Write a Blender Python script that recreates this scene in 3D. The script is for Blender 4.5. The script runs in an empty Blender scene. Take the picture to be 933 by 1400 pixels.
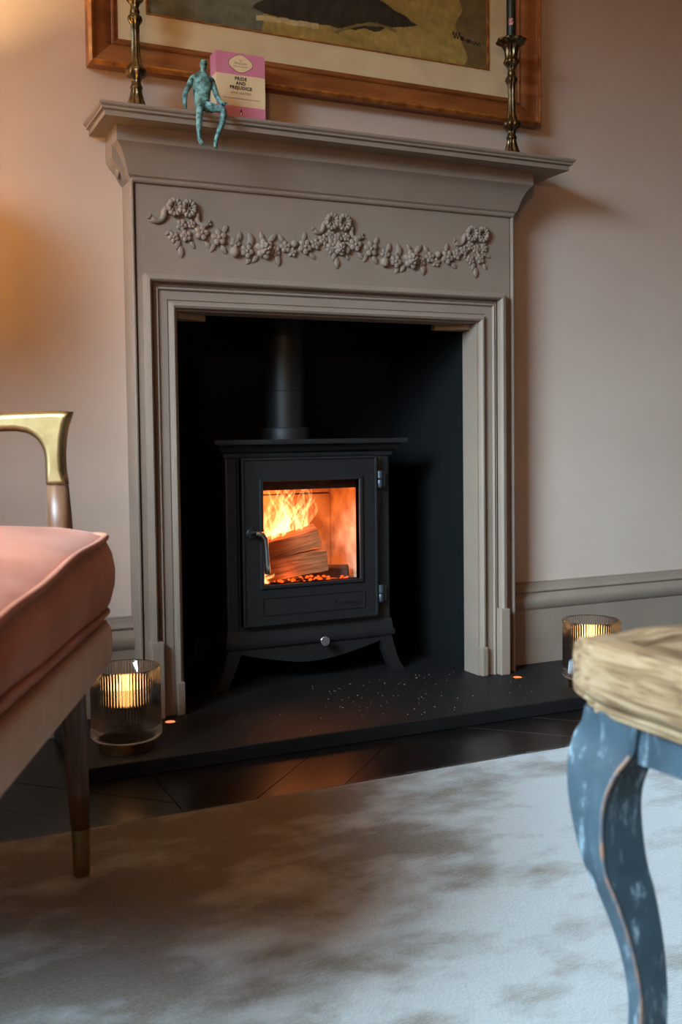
import bpy, bmesh, math, random
from mathutils import Vector, Matrix
random.seed(7)
scene = bpy.context.scene
C = scene.collection
PI = math.pi

# ------------------------------------------------------------------ camera
CAM = (-0.9422, -2.1932, 0.6209); YAW, PITCH, ROLL, FPX, SHV = 0.4344, -0.0482, -0.0119, 1404.28, -35.28
def make_camera():
    cy, sy, cp, sp = math.cos(YAW), math.sin(YAW), math.cos(PITCH), math.sin(PITCH)
    fw = Vector((sy*cp, cy*cp, sp)); ri = Vector((cy, -sy, 0)); up = ri.cross(fw)
    r = math.cos(ROLL)*ri + math.sin(ROLL)*up; u = -math.sin(ROLL)*ri + math.cos(ROLL)*up
    cd = bpy.data.cameras.new('camera'); co = bpy.data.objects.new('camera', cd); C.objects.link(co)
    m = Matrix((r, u, -fw)).transposed().to_4x4(); m.translation = Vector(CAM); co.matrix_world = m
    cd.sensor_fit = 'VERTICAL'; cd.sensor_height = 36; cd.sensor_width = 24
    cd.lens = 36*FPX/1400; cd.shift_y = SHV/1400
    cd.clip_start = 0.02; cd.clip_end = 50
    cd.dof.use_dof = True; cd.dof.focus_distance = 2.25; cd.dof.aperture_fstop = 7.0
    scene.camera = co
make_camera()

# ------------------------------------------------------------------ world, lights, exposure
world = bpy.data.worlds.new('sky'); scene.world = world; world.use_nodes = True
world.node_tree.nodes['Background'].inputs[0].default_value = (0.55, 0.72, 1.0, 1)
world.node_tree.nodes['Background'].inputs[1].default_value = 0.08
vs = scene.view_settings
vs.view_transform = 'Standard'; vs.look = 'None'; vs.gamma = 1; vs.use_curve_mapping = False; vs.exposure = 0.0
def area_light(name, loc, target, sx, sz, power, col, spread=180):
    ld = bpy.data.lights.new(name, 'AREA'); ld.shape = 'RECTANGLE'; ld.size = sx; ld.size_y = sz
    ld.energy = power; ld.color = col; ld.spread = math.radians(spread)
    o = bpy.data.objects.new(name, ld); C.objects.link(o); o.location = loc
    o.rotation_euler = (Vector(target)-Vector(loc)).to_track_quat('-Z', 'Y').to_euler()
    return o
# daylight falling through the window in the left wall
area_light('window_daylight', (-2.62, -1.85, 1.65), (0.35, -.62, -.08), 1.2, 1.2, 66, (0.53, 0.79, 1.0), 55)
scene.cycles.transparent_max_bounces = 48

# ------------------------------------------------------------------ node helpers
def lin(c):
    return tuple(((v/255)/12.92 if v/255 <= .04045 else (((v/255)+.055)/1.055)**2.4) for v in c) + (1,)
def new_mat(name):
    m = bpy.data.materials.new(name); m.use_nodes = True
    nt = m.node_tree; b = nt.nodes['Principled BSDF']
    return m, nt, b
def node(nt, t, **kw):
    n = nt.nodes.new(t)
    for k, v in kw.items():
        if k in n.inputs: n.inputs[k].default_value = v
        else: setattr(n, k, v)
    return n
def noise_col(nt, b, c1, c2, scale, detail=4, lo=.35, hi=.65, vec=None, rough=.5):
    n = node(nt, 'ShaderNodeTexNoise', Scale=scale, Detail=detail, Roughness=rough)
    r = node(nt, 'ShaderNodeValToRGB'); r.color_ramp.elements[0].position = lo; r.color_ramp.elements[1].position = hi
    r.color_ramp.elements[0].color = c1; r.color_ramp.elements[1].color = c2
    if vec is None:
        tc = node(nt, 'ShaderNodeTexCoord'); vec = tc.outputs['Object']
    nt.links.new(vec, n.inputs['Vector']); nt.links.new(n.outputs['Fac'], r.inputs['Fac'])
    if b is not None: nt.links.new(r.outputs['Color'], b.inputs['Base Color'])
    return n, r
def bump(nt, b, scale, strength, dist=.001, detail=3, vec=None):
    n = node(nt, 'ShaderNodeTexNoise', Scale=scale, Detail=detail)
    if vec is None:
        tc = node(nt, 'ShaderNodeTexCoord'); vec = tc.outputs['Object']
    nt.links.new(vec, n.inputs['Vector'])
    bp = node(nt, 'ShaderNodeBump', Strength=strength, Distance=dist)
    nt.links.new(n.outputs['Fac'], bp.inputs['Height']); nt.links.new(bp.outputs['Normal'], b.inputs['Normal'])
    return bp
def plain(name, c, rough=.5, metal=0, c2=None, scale=20, bs=0, bscale=200, bd=.001, spec=.5, lo=.35, hi=.65):
    m, nt, b = new_mat(name)
    b.inputs['Roughness'].default_value = rough; b.inputs['Metallic'].default_value = metal
    b.inputs['Specular IOR Level'].default_value = spec
    noise_col(nt, b, lin(c), lin(c2 if c2 else c), scale, lo=lo, hi=hi)
    if bs: bump(nt, b, bscale, bs, bd)
    return m
def emit(name, c, strength):
    m = bpy.data.materials.new(name); m.use_nodes = True; nt = m.node_tree
    nt.nodes.remove(nt.nodes['Principled BSDF'])
    e = node(nt, 'ShaderNodeEmission', Color=lin(c), Strength=strength)
    nt.links.new(e.outputs[0], nt.nodes['Material Output'].inputs[0]); return m

M = {}
M['wall'] = plain('wall_paint', (193, 170, 153), .85, 0, (188, 164, 147), 3, .25, 900, .0004, .25)
M['wall_far'] = plain('far_wall_paint', (120, 104, 94), .85, 0, (114, 98, 88), 3)
M['taupe'] = plain('taupe_paint', (138, 119, 103), .55, 0, (132, 113, 98), 9, .25, 260, .0006, .35)
M['ceiling'] = plain('ceiling_paint', (220, 208, 192), .9, 0, (216, 203, 187), 4)
M['recess'] = plain('black_recess', (4, 5, 5), .7, 0, (6, 8, 8), 12, .4, 90, .002, .3)
M['slate'] = plain('dark_slate', (19, 17, 16), .55, 0, (25, 22, 21), 14, .35, 120, .001, .35)
M['plank'] = plain('dark_plank', (15, 12, 11), .3, 0, (22, 17, 15), 10, .2, 60, .0006, .5)
M['castiron'] = plain('matt_black_iron', (26, 24, 23), .5, 0, (30, 28, 27), 30, .3, 500, .0006, .45)
M['hinge'] = plain('grey_hinge', (78, 84, 90), .45, .6)
M['chrome'] = plain('brushed_chrome', (205, 205, 205), .22, 1)
M['brushed'] = plain('brushed_brass', (164, 141, 98), .40, 1, (146, 122, 80), 40, .25, 500, .0004)
M['antique'] = plain('antique_brass', (128, 110, 80), .3, 1, (62, 52, 38), 90, .15, 300, .0006, .5, .3, .7)
M['gold'] = plain('polished_brass', (190, 150, 100), .12, 1)
M['candle'] = plain('dark_green_wax', (16, 26, 17), .4, 0, (20, 32, 21), 30)
M['flower_paint'] = plain('painted_rose', (214, 158, 150), .5, 0, (130, 40, 44), 160, lo=.42, hi=.6)
M['timber'] = plain('raw_timber', (150, 124, 92), .7, 0, (128, 104, 76), 40)
M['cream_mat'] = plain('cream_mount', (208, 188, 150), .8, 0, (198, 176, 138), 14)
M['pink'] = plain('pink_card', (206, 126, 150), .5, 0, (198, 118, 142), 20)
M['cream'] = plain('cream_card', (226, 200, 160), .5, 0, (220, 192, 150), 20)
M['ink'] = plain('black_ink', (28, 24, 24), .6)
M['ink_soft'] = plain('faded_ink', (120, 100, 82), .6)
M['paper'] = plain('white_paper', (228, 218, 200), .8)
M['vermiculite'] = plain('fire_brick', (206, 176, 142), .9, 0, (150, 112, 82), 18, .5, 120, .002)
M['ash'] = plain('pale_ash', (176, 160, 140), .9)
M['shade_fabric'] = None
M['wire'] = plain('black_metal', (22, 22, 22), .5, .5)

def wood(name, c1, c2, c3, axis, rough, scale=14, stretch=12):
    m, nt, b = new_mat(name); b.inputs['Roughness'].default_value = rough
    tc = node(nt, 'ShaderNodeTexCoord'); mp = node(nt, 'ShaderNodeMapping')
    s = [stretch]*3; s[axis] = 1; mp.inputs['Scale'].default_value = s
    nt.links.new(tc.outputs['Object'], mp.inputs['Vector'])
    n, r = noise_col(nt, b, lin(c1), lin(c3), scale, 6, .3, .7, mp.outputs['Vector'], .6)
    e = r.color_ramp.elements.new(.5); e.color = lin(c2)
    bp = node(nt, 'ShaderNodeBump', Strength=.35, Distance=.0012)
    nt.links.new(n.outputs['Fac'], bp.inputs['Height']); nt.links.new(bp.outputs['Normal'], b.inputs['Normal'])
    return m
M['walnut'] = wood('walnut', (70, 42, 26), (98, 64, 42), (118, 80, 54), 2, .45, 14, 9)
def old_pine(name, axis):
    m, nt, b = new_mat(name); L = nt.links; b.inputs['Roughness'].default_value = .65; b.inputs['Specular IOR Level'].default_value = .25
    tc = node(nt, 'ShaderNodeTexCoord'); mp = node(nt, 'ShaderNodeMapping'); sc_ = [16]*3; sc_[axis] = 1.6; mp.inputs['Scale'].default_value = sc_
    L.new(tc.outputs['Object'], mp.inputs['Vector'])
    n1 = node(nt, 'ShaderNodeTexNoise', Scale=5.5, Detail=7, Roughness=.68, Distortion=.8); L.new(mp.outputs['Vector'], n1.inputs['Vector'])
    r = node(nt, 'ShaderNodeValToRGB'); e = r.color_ramp.elements; e[0].position = .30; e[0].color = lin((62, 46, 32)); e[1].position = .72; e[1].color = lin((160, 134, 104))
    for p, c in ((.42, (104, 78, 52)), (.52, (134, 106, 76)), (.60, (148, 122, 94))): q = e.new(p); q.color = lin(c)
    L.new(n1.outputs['Fac'], r.inputs['Fac'])
    n2 = node(nt, 'ShaderNodeTexNoise', Scale=26, Detail=3); L.new(tc.outputs['Object'], n2.inputs['Vector'])
    r2 = node(nt, 'ShaderNodeValToRGB'); r2.color_ramp.elements[0].position = .63; r2.color_ramp.elements[1].position = .74; r2.color_ramp.elements[0].color = (0, 0, 0, 1); r2.color_ramp.elements[1].color = (.7, .7, .7, 1)
    L.new(n2.outputs['Fac'], r2.inputs['Fac'])
    mx = node(nt, 'ShaderNodeMix', data_type='RGBA'); L.new(r2.outputs['Color'], mx.inputs[0]); L.new(r.outputs['Color'], mx.inputs[6]); mx.inputs[7].default_value = lin((74, 58, 50))
    L.new(mx.outputs[2], b.inputs['Base Color'])
    bp = node(nt, 'ShaderNodeBump', Strength=.5, Distance=.0015); L.new(n1.outputs['Fac'], bp.inputs['Height']); L.new(bp.outputs['Normal'], b.inputs['Normal'])
    return m
M['pine'] = old_pine('weathered_pine', 1)
M['pine_x'] = old_pine('weathered_pine_across', 0)
M['frame'] = wood('picture_frame_gilt', (92, 48, 20), (128, 72, 32), (148, 90, 44), 0, .42, 5, 6)
M['frame_edge'] = plain('frame_gilt_edge', (186, 120, 52), .35, .4, (132, 72, 28), 40)
M['log'] = wood('split_log', (96, 50, 24), (164, 98, 54), (192, 124, 72), 0, .8, 12, 16)
M['log_bark'] = plain('log_bark', (52, 34, 24), .9, 0, (84, 56, 38), 40, .6, 60, .003)

def velvet(name, c1, c2, sheen, scale):
    m, nt, b = new_mat(name); b.inputs['Roughness'].default_value = .75
    b.inputs['Sheen Weight'].default_value = sheen; b.inputs['Sheen Roughness'].default_value = .35
    b.inputs['Sheen Tint'].default_value = lin((255, 215, 200)); b.inputs['Specular IOR Level'].default_value = .2
    noise_col(nt, b, lin(c1), lin(c2), scale, 5, .38, .66)
    bump(nt, b, 700, .25, .0006)
    return m
M['velvet'] = velvet('pink_velvet', (150, 82, 56), (190, 120, 92), .18, 5)
M['linen'] = velvet('blush_linen', (190, 148, 124), (196, 156, 132), .2, 30)

def rug_mat():
    m, nt, b = new_mat('silver_viscose_pile'); L = nt.links
    tc = node(nt, 'ShaderNodeTexCoord')
    mp = node(nt, 'ShaderNodeMapping'); mp.inputs['Scale'].default_value = (1.0, 1.7, 1); mp.inputs['Rotation'].default_value = (0, 0, -.35)
    L.new(tc.outputs['Object'], mp.inputs['Vector'])
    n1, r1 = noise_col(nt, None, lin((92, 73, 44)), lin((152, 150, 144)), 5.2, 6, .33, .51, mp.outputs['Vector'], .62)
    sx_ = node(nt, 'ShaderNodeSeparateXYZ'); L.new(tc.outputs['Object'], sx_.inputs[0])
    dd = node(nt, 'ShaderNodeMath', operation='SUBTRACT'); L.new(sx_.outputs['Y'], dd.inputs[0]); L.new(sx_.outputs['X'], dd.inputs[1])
    gr = node(nt, 'ShaderNodeMapRange', interpolation_type='SMOOTHSTEP'); gr.inputs[1].default_value = .75; gr.inputs[2].default_value = 1.45; gr.inputs[3].default_value = .015; gr.inputs[4].default_value = -.17  # browner towards upper left: chair's shade painted in along with the brushed pile
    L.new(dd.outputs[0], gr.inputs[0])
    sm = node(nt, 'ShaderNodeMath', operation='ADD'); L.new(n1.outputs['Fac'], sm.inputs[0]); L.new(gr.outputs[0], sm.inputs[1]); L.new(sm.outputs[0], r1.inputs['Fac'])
    n2 = node(nt, 'ShaderNodeTexNoise', Scale=330, Detail=3); L.new(tc.outputs['Object'], n2.inputs['Vector'])
    w = node(nt, 'ShaderNodeTexWave', Scale=70, Distortion=3.0, Detail=2); w.bands_direction = 'Y'
    w.inputs['Detail Scale'].default_value = 6; L.new(tc.outputs['Object'], w.inputs['Vector'])
    mx = node(nt, 'ShaderNodeMix', data_type='RGBA', blend_type='MULTIPLY'); mx.inputs[0].default_value = .45
    rr = node(nt, 'ShaderNodeValToRGB'); rr.color_ramp.elements[0].color = (.5, .5, .5, 1); rr.color_ramp.elements[0].position = .3; rr.color_ramp.elements[1].position = .7
    L.new(n2.outputs['Fac'], rr.inputs['Fac']); L.new(r1.outputs['Color'], mx.inputs[6]); L.new(rr.outputs['Color'], mx.inputs[7])
    L.new(mx.outputs[2], b.inputs['Base Color'])
    b.inputs['Roughness'].default_value = .6; b.inputs['Sheen Weight'].default_value = .35; b.inputs['Sheen Roughness'].default_value = .4
    b.inputs['Specular IOR Level'].default_value = .3
    ad = node(nt, 'ShaderNodeMath', operation='ADD'); L.new(n2.outputs['Fac'], ad.inputs[0])
    ml = node(nt, 'ShaderNodeMath', operation='MULTIPLY'); ml.inputs[1].default_value = .25
    L.new(w.outputs['Fac'], ml.inputs[0]); L.new(ml.outputs[0], ad.inputs[1])
    bp = node(nt, 'ShaderNodeBump', Strength=.75, Distance=.003); L.new(ad.outputs[0], bp.inputs['Height']); L.new(bp.outputs['Normal'], b.inputs['Normal'])
    return m
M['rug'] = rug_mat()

def verdigris():
    m, nt, b = new_mat('verdigris_bronze'); b.inputs['Roughness'].default_value = .6; b.inputs['Metallic'].default_value = .15
    n, r = noise_col(nt, b, lin((44, 56, 52)), lin((112, 156, 152)), 110, 6, .36, .62)
    e = r.color_ramp.elements.new(.48); e.color = lin((78, 116, 112))
    bump(nt, b, 380, .6, .0012); return m
M['verdigris'] = verdigris()

def worn_blue():
    m, nt, b = new_mat('worn_blue_paint'); L = nt.links; b.inputs['Roughness'].default_value = .5
    tc = node(nt, 'ShaderNodeTexCoord'); mp = node(nt, 'ShaderNodeMapping'); mp.inputs['Scale'].default_value = (5, 5, 1.1)
    L.new(tc.outputs['Object'], mp.inputs['Vector'])
    n1, r1 = noise_col(nt, None, lin((38, 49, 56)), lin((60, 75, 83)), 16, 4, .3, .7, tc.outputs['Object'])
    n2 = node(nt, 'ShaderNodeTexNoise', Scale=17, Detail=9, Roughness=.78); L.new(mp.outputs['Vector'], n2.inputs['Vector'])
    r2 = node(nt, 'ShaderNodeValToRGB'); r2.color_ramp.elements[0].position = .54; r2.color_ramp.elements[1].position = .68
    r2.color_ramp.elements[0].color = (0, 0, 0, 1); r2.color_ramp.elements[1].color = (.75, .75, .75, 1)
    L.new(n2.outputs['Fac'], r2.inputs['Fac'])
    mx = node(nt, 'ShaderNodeMix', data_type='RGBA'); L.new(r2.outputs['Color'], mx.inputs[0])
    L.new(r1.outputs['Color'], mx.inputs[6]); mx.inputs[7].default_value = lin((168, 184, 190))
    L.new(mx.outputs[2], b.inputs['Base Color'])
    bp = node(nt, 'ShaderNodeBump', Strength=.3, Distance=.001); L.new(n2.outputs['Fac'], bp.inputs['Height']); L.new(bp.outputs['Normal'], b.inputs['Normal'])
    return m
M['blue'] = worn_blue()
M['bare_edge'] = plain('bare_wood_edge', (128, 92, 70), .7, 0, (70, 74, 80), 60)

def pane_mat(name, k, tint=(1, 1, 1, 1), rough=.02):
    m = bpy.data.materials.new(name); m.use_nodes = True; nt = m.node_tree; nt.nodes.remove(nt.nodes['Principled BSDF'])
    t = node(nt, 'ShaderNodeBsdfTransparent', Color=tint); g = node(nt, 'ShaderNodeBsdfGlossy', Roughness=rough)
    x = node(nt, 'ShaderNodeMixShader', Fac=k); nt.links.new(t.outputs[0], x.inputs[1]); nt.links.new(g.outputs[0], x.inputs[2])
    nt.links.new(x.outputs[0], nt.nodes['Material Output'].inputs[0]); return m
M['pane'] = pane_mat('clear_pane', .05)
def ribbed_glass():
    m = bpy.data.materials.new('ribbed_glass'); m.use_nodes = True; nt = m.node_tree; nt.nodes.remove(nt.nodes['Principled BSDF'])
    t = node(nt, 'ShaderNodeBsdfTransparent', Color=(.98, .95, .93, 1)); g = node(nt, 'ShaderNodeBsdfGlass', Roughness=.015, IOR=1.45, Color=(1, .98, .97, 1))
    x = node(nt, 'ShaderNodeMixShader', Fac=.8); nt.links.new(t.outputs[0], x.inputs[1]); nt.links.new(g.outputs[0], x.inputs[2])
    nt.links.new(x.outputs[0], nt.nodes['Material Output'].inputs[0]); return m
M['ribbed'] = ribbed_glass()
M['bulb'] = emit('warm_bulb', (255, 190, 110), 7)
M['spot_glow'] = emit('spot_glow', (255, 140, 84), 1.3)
M['ember'] = emit('ember_glow', (255, 84, 22), 2.2)
def lampshade():
    m = bpy.data.materials.new('linen_shade'); m.use_nodes = True; nt = m.node_tree; nt.nodes.remove(nt.nodes['Principled BSDF'])
    t = node(nt, 'ShaderNodeBsdfTranslucent', Color=(.95, .84, .66, 1)); g = node(nt, 'ShaderNodeBsdfDiffuse', Color=(.8, .7, .55, 1))
    x = node(nt, 'ShaderNodeMixShader', Fac=.45); nt.links.new(t.outputs[0], x.inputs[1]); nt.links.new(g.outputs[0], x.inputs[2])
    nt.links.new(x.outputs[0], nt.nodes['Material Output'].inputs[0]); return m
M['shade_fabric'] = lampshade()
def flame_mat():
    m = bpy.data.materials.new('flame'); m.use_nodes = True; nt = m.node_tree; nt.nodes.remove(nt.nodes['Principled BSDF']); L = nt.links
    a = node(nt, 'ShaderNodeAttribute', attribute_name='fire_amount')
    tc = node(nt, 'ShaderNodeTexCoord'); mp = node(nt, 'ShaderNodeMapping'); mp.inputs['Scale'].default_value = (1.6, 1, .7)
    L.new(tc.outputs['Object'], mp.inputs['Vector'])
    n = node(nt, 'ShaderNodeTexNoise', Scale=42, Detail=3, Distortion=1.6); L.new(mp.outputs['Vector'], n.inputs['Vector'])
    mu = node(nt, 'ShaderNodeMath', operation='MULTIPLY'); L.new(a.outputs['Fac'], mu.inputs[0])
    mr = node(nt, 'ShaderNodeMapRange'); mr.inputs[1].default_value = .3; mr.inputs[2].default_value = .68; L.new(n.outputs['Fac'], mr.inputs[0])
    L.new(mr.outputs[0], mu.inputs[1])
    st = node(nt, 'ShaderNodeMath', operation='MULTIPLY'); st.inputs[1].default_value = 1.25; L.new(mu.outputs[0], st.inputs[0])
    e = node(nt, 'ShaderNodeEmission', Color=(1, .40, .13, 1)); L.new(st.outputs[0], e.inputs['Strength'])
    t = node(nt, 'ShaderNodeBsdfTransparent'); x = node(nt, 'ShaderNodeAddShader')
    L.new(t.outputs[0], x.inputs[0]); L.new(e.outputs[0], x.inputs[1])
    L.new(x.outputs[0], nt.nodes['Material Output'].inputs[0]); return m
M['flame'] = flame_mat()
def vcol_mat(name, rough):
    m, nt, b = new_mat(name); b.inputs['Roughness'].default_value = rough
    a = node(nt, 'ShaderNodeAttribute', attribute_name='paint'); nt.links.new(a.outputs['Color'], b.inputs['Base Color'])
    bump(nt, b, 160, .5, .001); return m
M['oil'] = vcol_mat('oil_paint', .45)

# ------------------------------------------------------------------ mesh helpers
def thing(name, label, cat, loc=(0, 0, 0), rotz=0, group=None):
    o = bpy.data.objects.new(name, None); C.objects.link(o); o.empty_display_size = .05
    o.location = loc; o.rotation_euler = (0, 0, rotz); o['label'] = label; o['category'] = cat
    if group: o['group'] = group
    return o
def tag(o, label, cat, group=None):
    o['label'] = label; o['category'] = cat
    if group: o['group'] = group
    return o
def obj(name, bm, mat, parent=None, smooth=False, world=False, off=None):
    """one mesh object; world=True: vertices are in world space of an unrotated thing"""
    if isinstance(bm, bpy.types.Mesh): me = bm
    else:
        bmesh.ops.recalc_face_normals(bm, faces=bm.faces[:])
        me = bpy.data.meshes.new(name); bm.to_mesh(me); bm.free()
    if world and parent is not None:
        p = Vector(parent.location); q = parent.parent
        while q is not None: p += Vector(q.location); q = q.parent
        me.transform(Matrix.Translation(-p))
    if off is not None: me.transform(Matrix.Translation(-Vector(off)))
    if mat: me.materials.append(M[mat] if isinstance(mat, str) else mat)
    if smooth:
        for p_ in me.polygons: p_.use_smooth = True
        if smooth != 'all':
            try: me.set_sharp_from_angle(angle=math.radians(38))
            except Exception: pass
    o = bpy.data.objects.new(name, me); C.objects.link(o)
    if off is not None: o.location = off
    if parent is not None: o.parent = parent
    return o
def box(bm, x0, x1, y0, y1, z0, z1, bev=0, seg=2):
    vs_ = [bm.verts.new(p) for p in ((x0,y0,z0),(x1,y0,z0),(x1,y1,z0),(x0,y1,z0),(x0,y0,z1),(x1,y0,z1),(x1,y1,z1),(x0,y1,z1))]
    fs = [bm.faces.new([vs_[i] for i in f]) for f in ((0,3,2,1),(4,5,6,7),(0,1,5,4),(1,2,6,5),(2,3,7,6),(3,0,4,7))]
    if bev:
        es = {e for f in fs for e in f.edges}
        bmesh.ops.bevel(bm, geom=list(es), offset=bev, segments=seg, affect='EDGES', profile=.5)
    return bm
def boxbm(*a, **k): return box(bmesh.new(), *a, **k)
def loft(bm, rings, cap0=True, cap1=True, closed=True):
    R = [[bm.verts.new(p) for p in ring] for ring in rings]
    n = len(R[0])
    for a, b in zip(R, R[1:]):
        for i in range(n if closed else n-1):
            j = (i+1) % n
            bm.faces.new((a[i], a[j], b[j], b[i]))
    if cap0: bm.faces.new(R[0][::-1])
    if cap1: bm.faces.new(R[-1])
    return R
def lathe(bm, prof, seg=32, center=(0, 0), lobes=0, amp=0, lobe_w=None):
    rings = []
    for k, (r, z) in enumerate(prof):
        w = 1 if lobe_w is None else lobe_w[k]
        ring = []
        for i in range(seg):
            a = 2*PI*i/seg
            rr = r*(1+w*amp*(math.cos(lobes*a)-.3)) if lobes else r
            ring.append((center[0]+rr*math.cos(a), center[1]+rr*math.sin(a), z))
        rings.append(ring)
    loft(bm, rings); return bm
def tube(bm, pts, rad, seg=8, cap=True, squash=1.0):
    pts = [Vector(p) for p in pts]; n = len(pts)
    if not hasattr(rad, '__len__'): rad = [rad]*n
    rings = []; up = Vector((0, 0, 1)); prev = None
    for i, p in enumerate(pts):
        t = (pts[min(i+1, n-1)]-pts[max(i-1, 0)]).normalized()
        if prev is None:
            a = up.cross(t)
            if a.length < 1e-3: a = Vector((1, 0, 0)).cross(t)
            a.normalize()
        else:
            a = (prev - t*prev.dot(t)).normalized()
        prev = a; b = t.cross(a)
        rings.append([tuple(p + a*rad[i]*math.cos(2*PI*k/seg) + b*rad[i]*squash*math.sin(2*PI*k/seg)) for k in range(seg)])
    loft(bm, rings, cap, cap); return bm
def prism(bm, pts2, f0, f1):
    """extrude a 2-D outline between two placing functions"""
    loft(bm, [[f0(p) for p in pts2], [f1(p) for p in pts2]]); return bm
def sphere(bm, c, rx, ry, rz, u=12, v=8):
    m = Matrix.Translation(c) @ Matrix.Diagonal((rx, ry, rz, 1))
    bmesh.ops.create_uvsphere(bm, u_segments=u, v_segments=v, radius=1, matrix=m); return bm
def struct(name, bm, mat, parent=None, **k):
    o = obj(name, bm, mat, parent, **k)
    if parent is None: o['kind'] = 'structure'
    return o
def dup(o, parent=None, loc=None):
    c = o.copy(); C.objects.link(c)
    if parent is not None: c.parent = parent
    if loc is not None: c.location = loc
    for ch in list(o.children): dup(ch, c)
    return c
def text_mesh(body, size, extrude, bold=0.0, space=1.0):
    cu = bpy.data.curves.new('lettering', 'FONT'); cu.body = body; cu.size = size; cu.extrude = extrude; cu.offset = bold
    cu.align_x = 'CENTER'; cu.align_y = 'CENTER'; cu.space_character = space; cu.resolution_u = 3
    o = bpy.data.objects.new('lettering', cu); C.objects.link(o)
    dg = bpy.context.evaluated_depsgraph_get()
    me = bpy.data.meshes.new_from_object(o.evaluated_get(dg))
    bpy.data.objects.remove(o); bpy.data.curves.remove(cu)
    return me
def clip(poly, x0, x1, y0, y1):
    for ax, lim, sg in ((0, x0, 1), (0, x1, -1), (1, y0, 1), (1, y1, -1)):
        out = []
        for i, p in enumerate(poly):
            q = poly[(i+1) % len(poly)]
            a, b = sg*(p[ax]-lim), sg*(q[ax]-lim)
            if a >= 0: out.append(p)
            if (a > 0) != (b > 0) and a != b:
                t = a/(a-b); out.append((p[0]+(q[0]-p[0])*t, p[1]+(q[1]-p[1])*t))
        poly = out
        if len(poly) < 3: return []
    return poly

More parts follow.
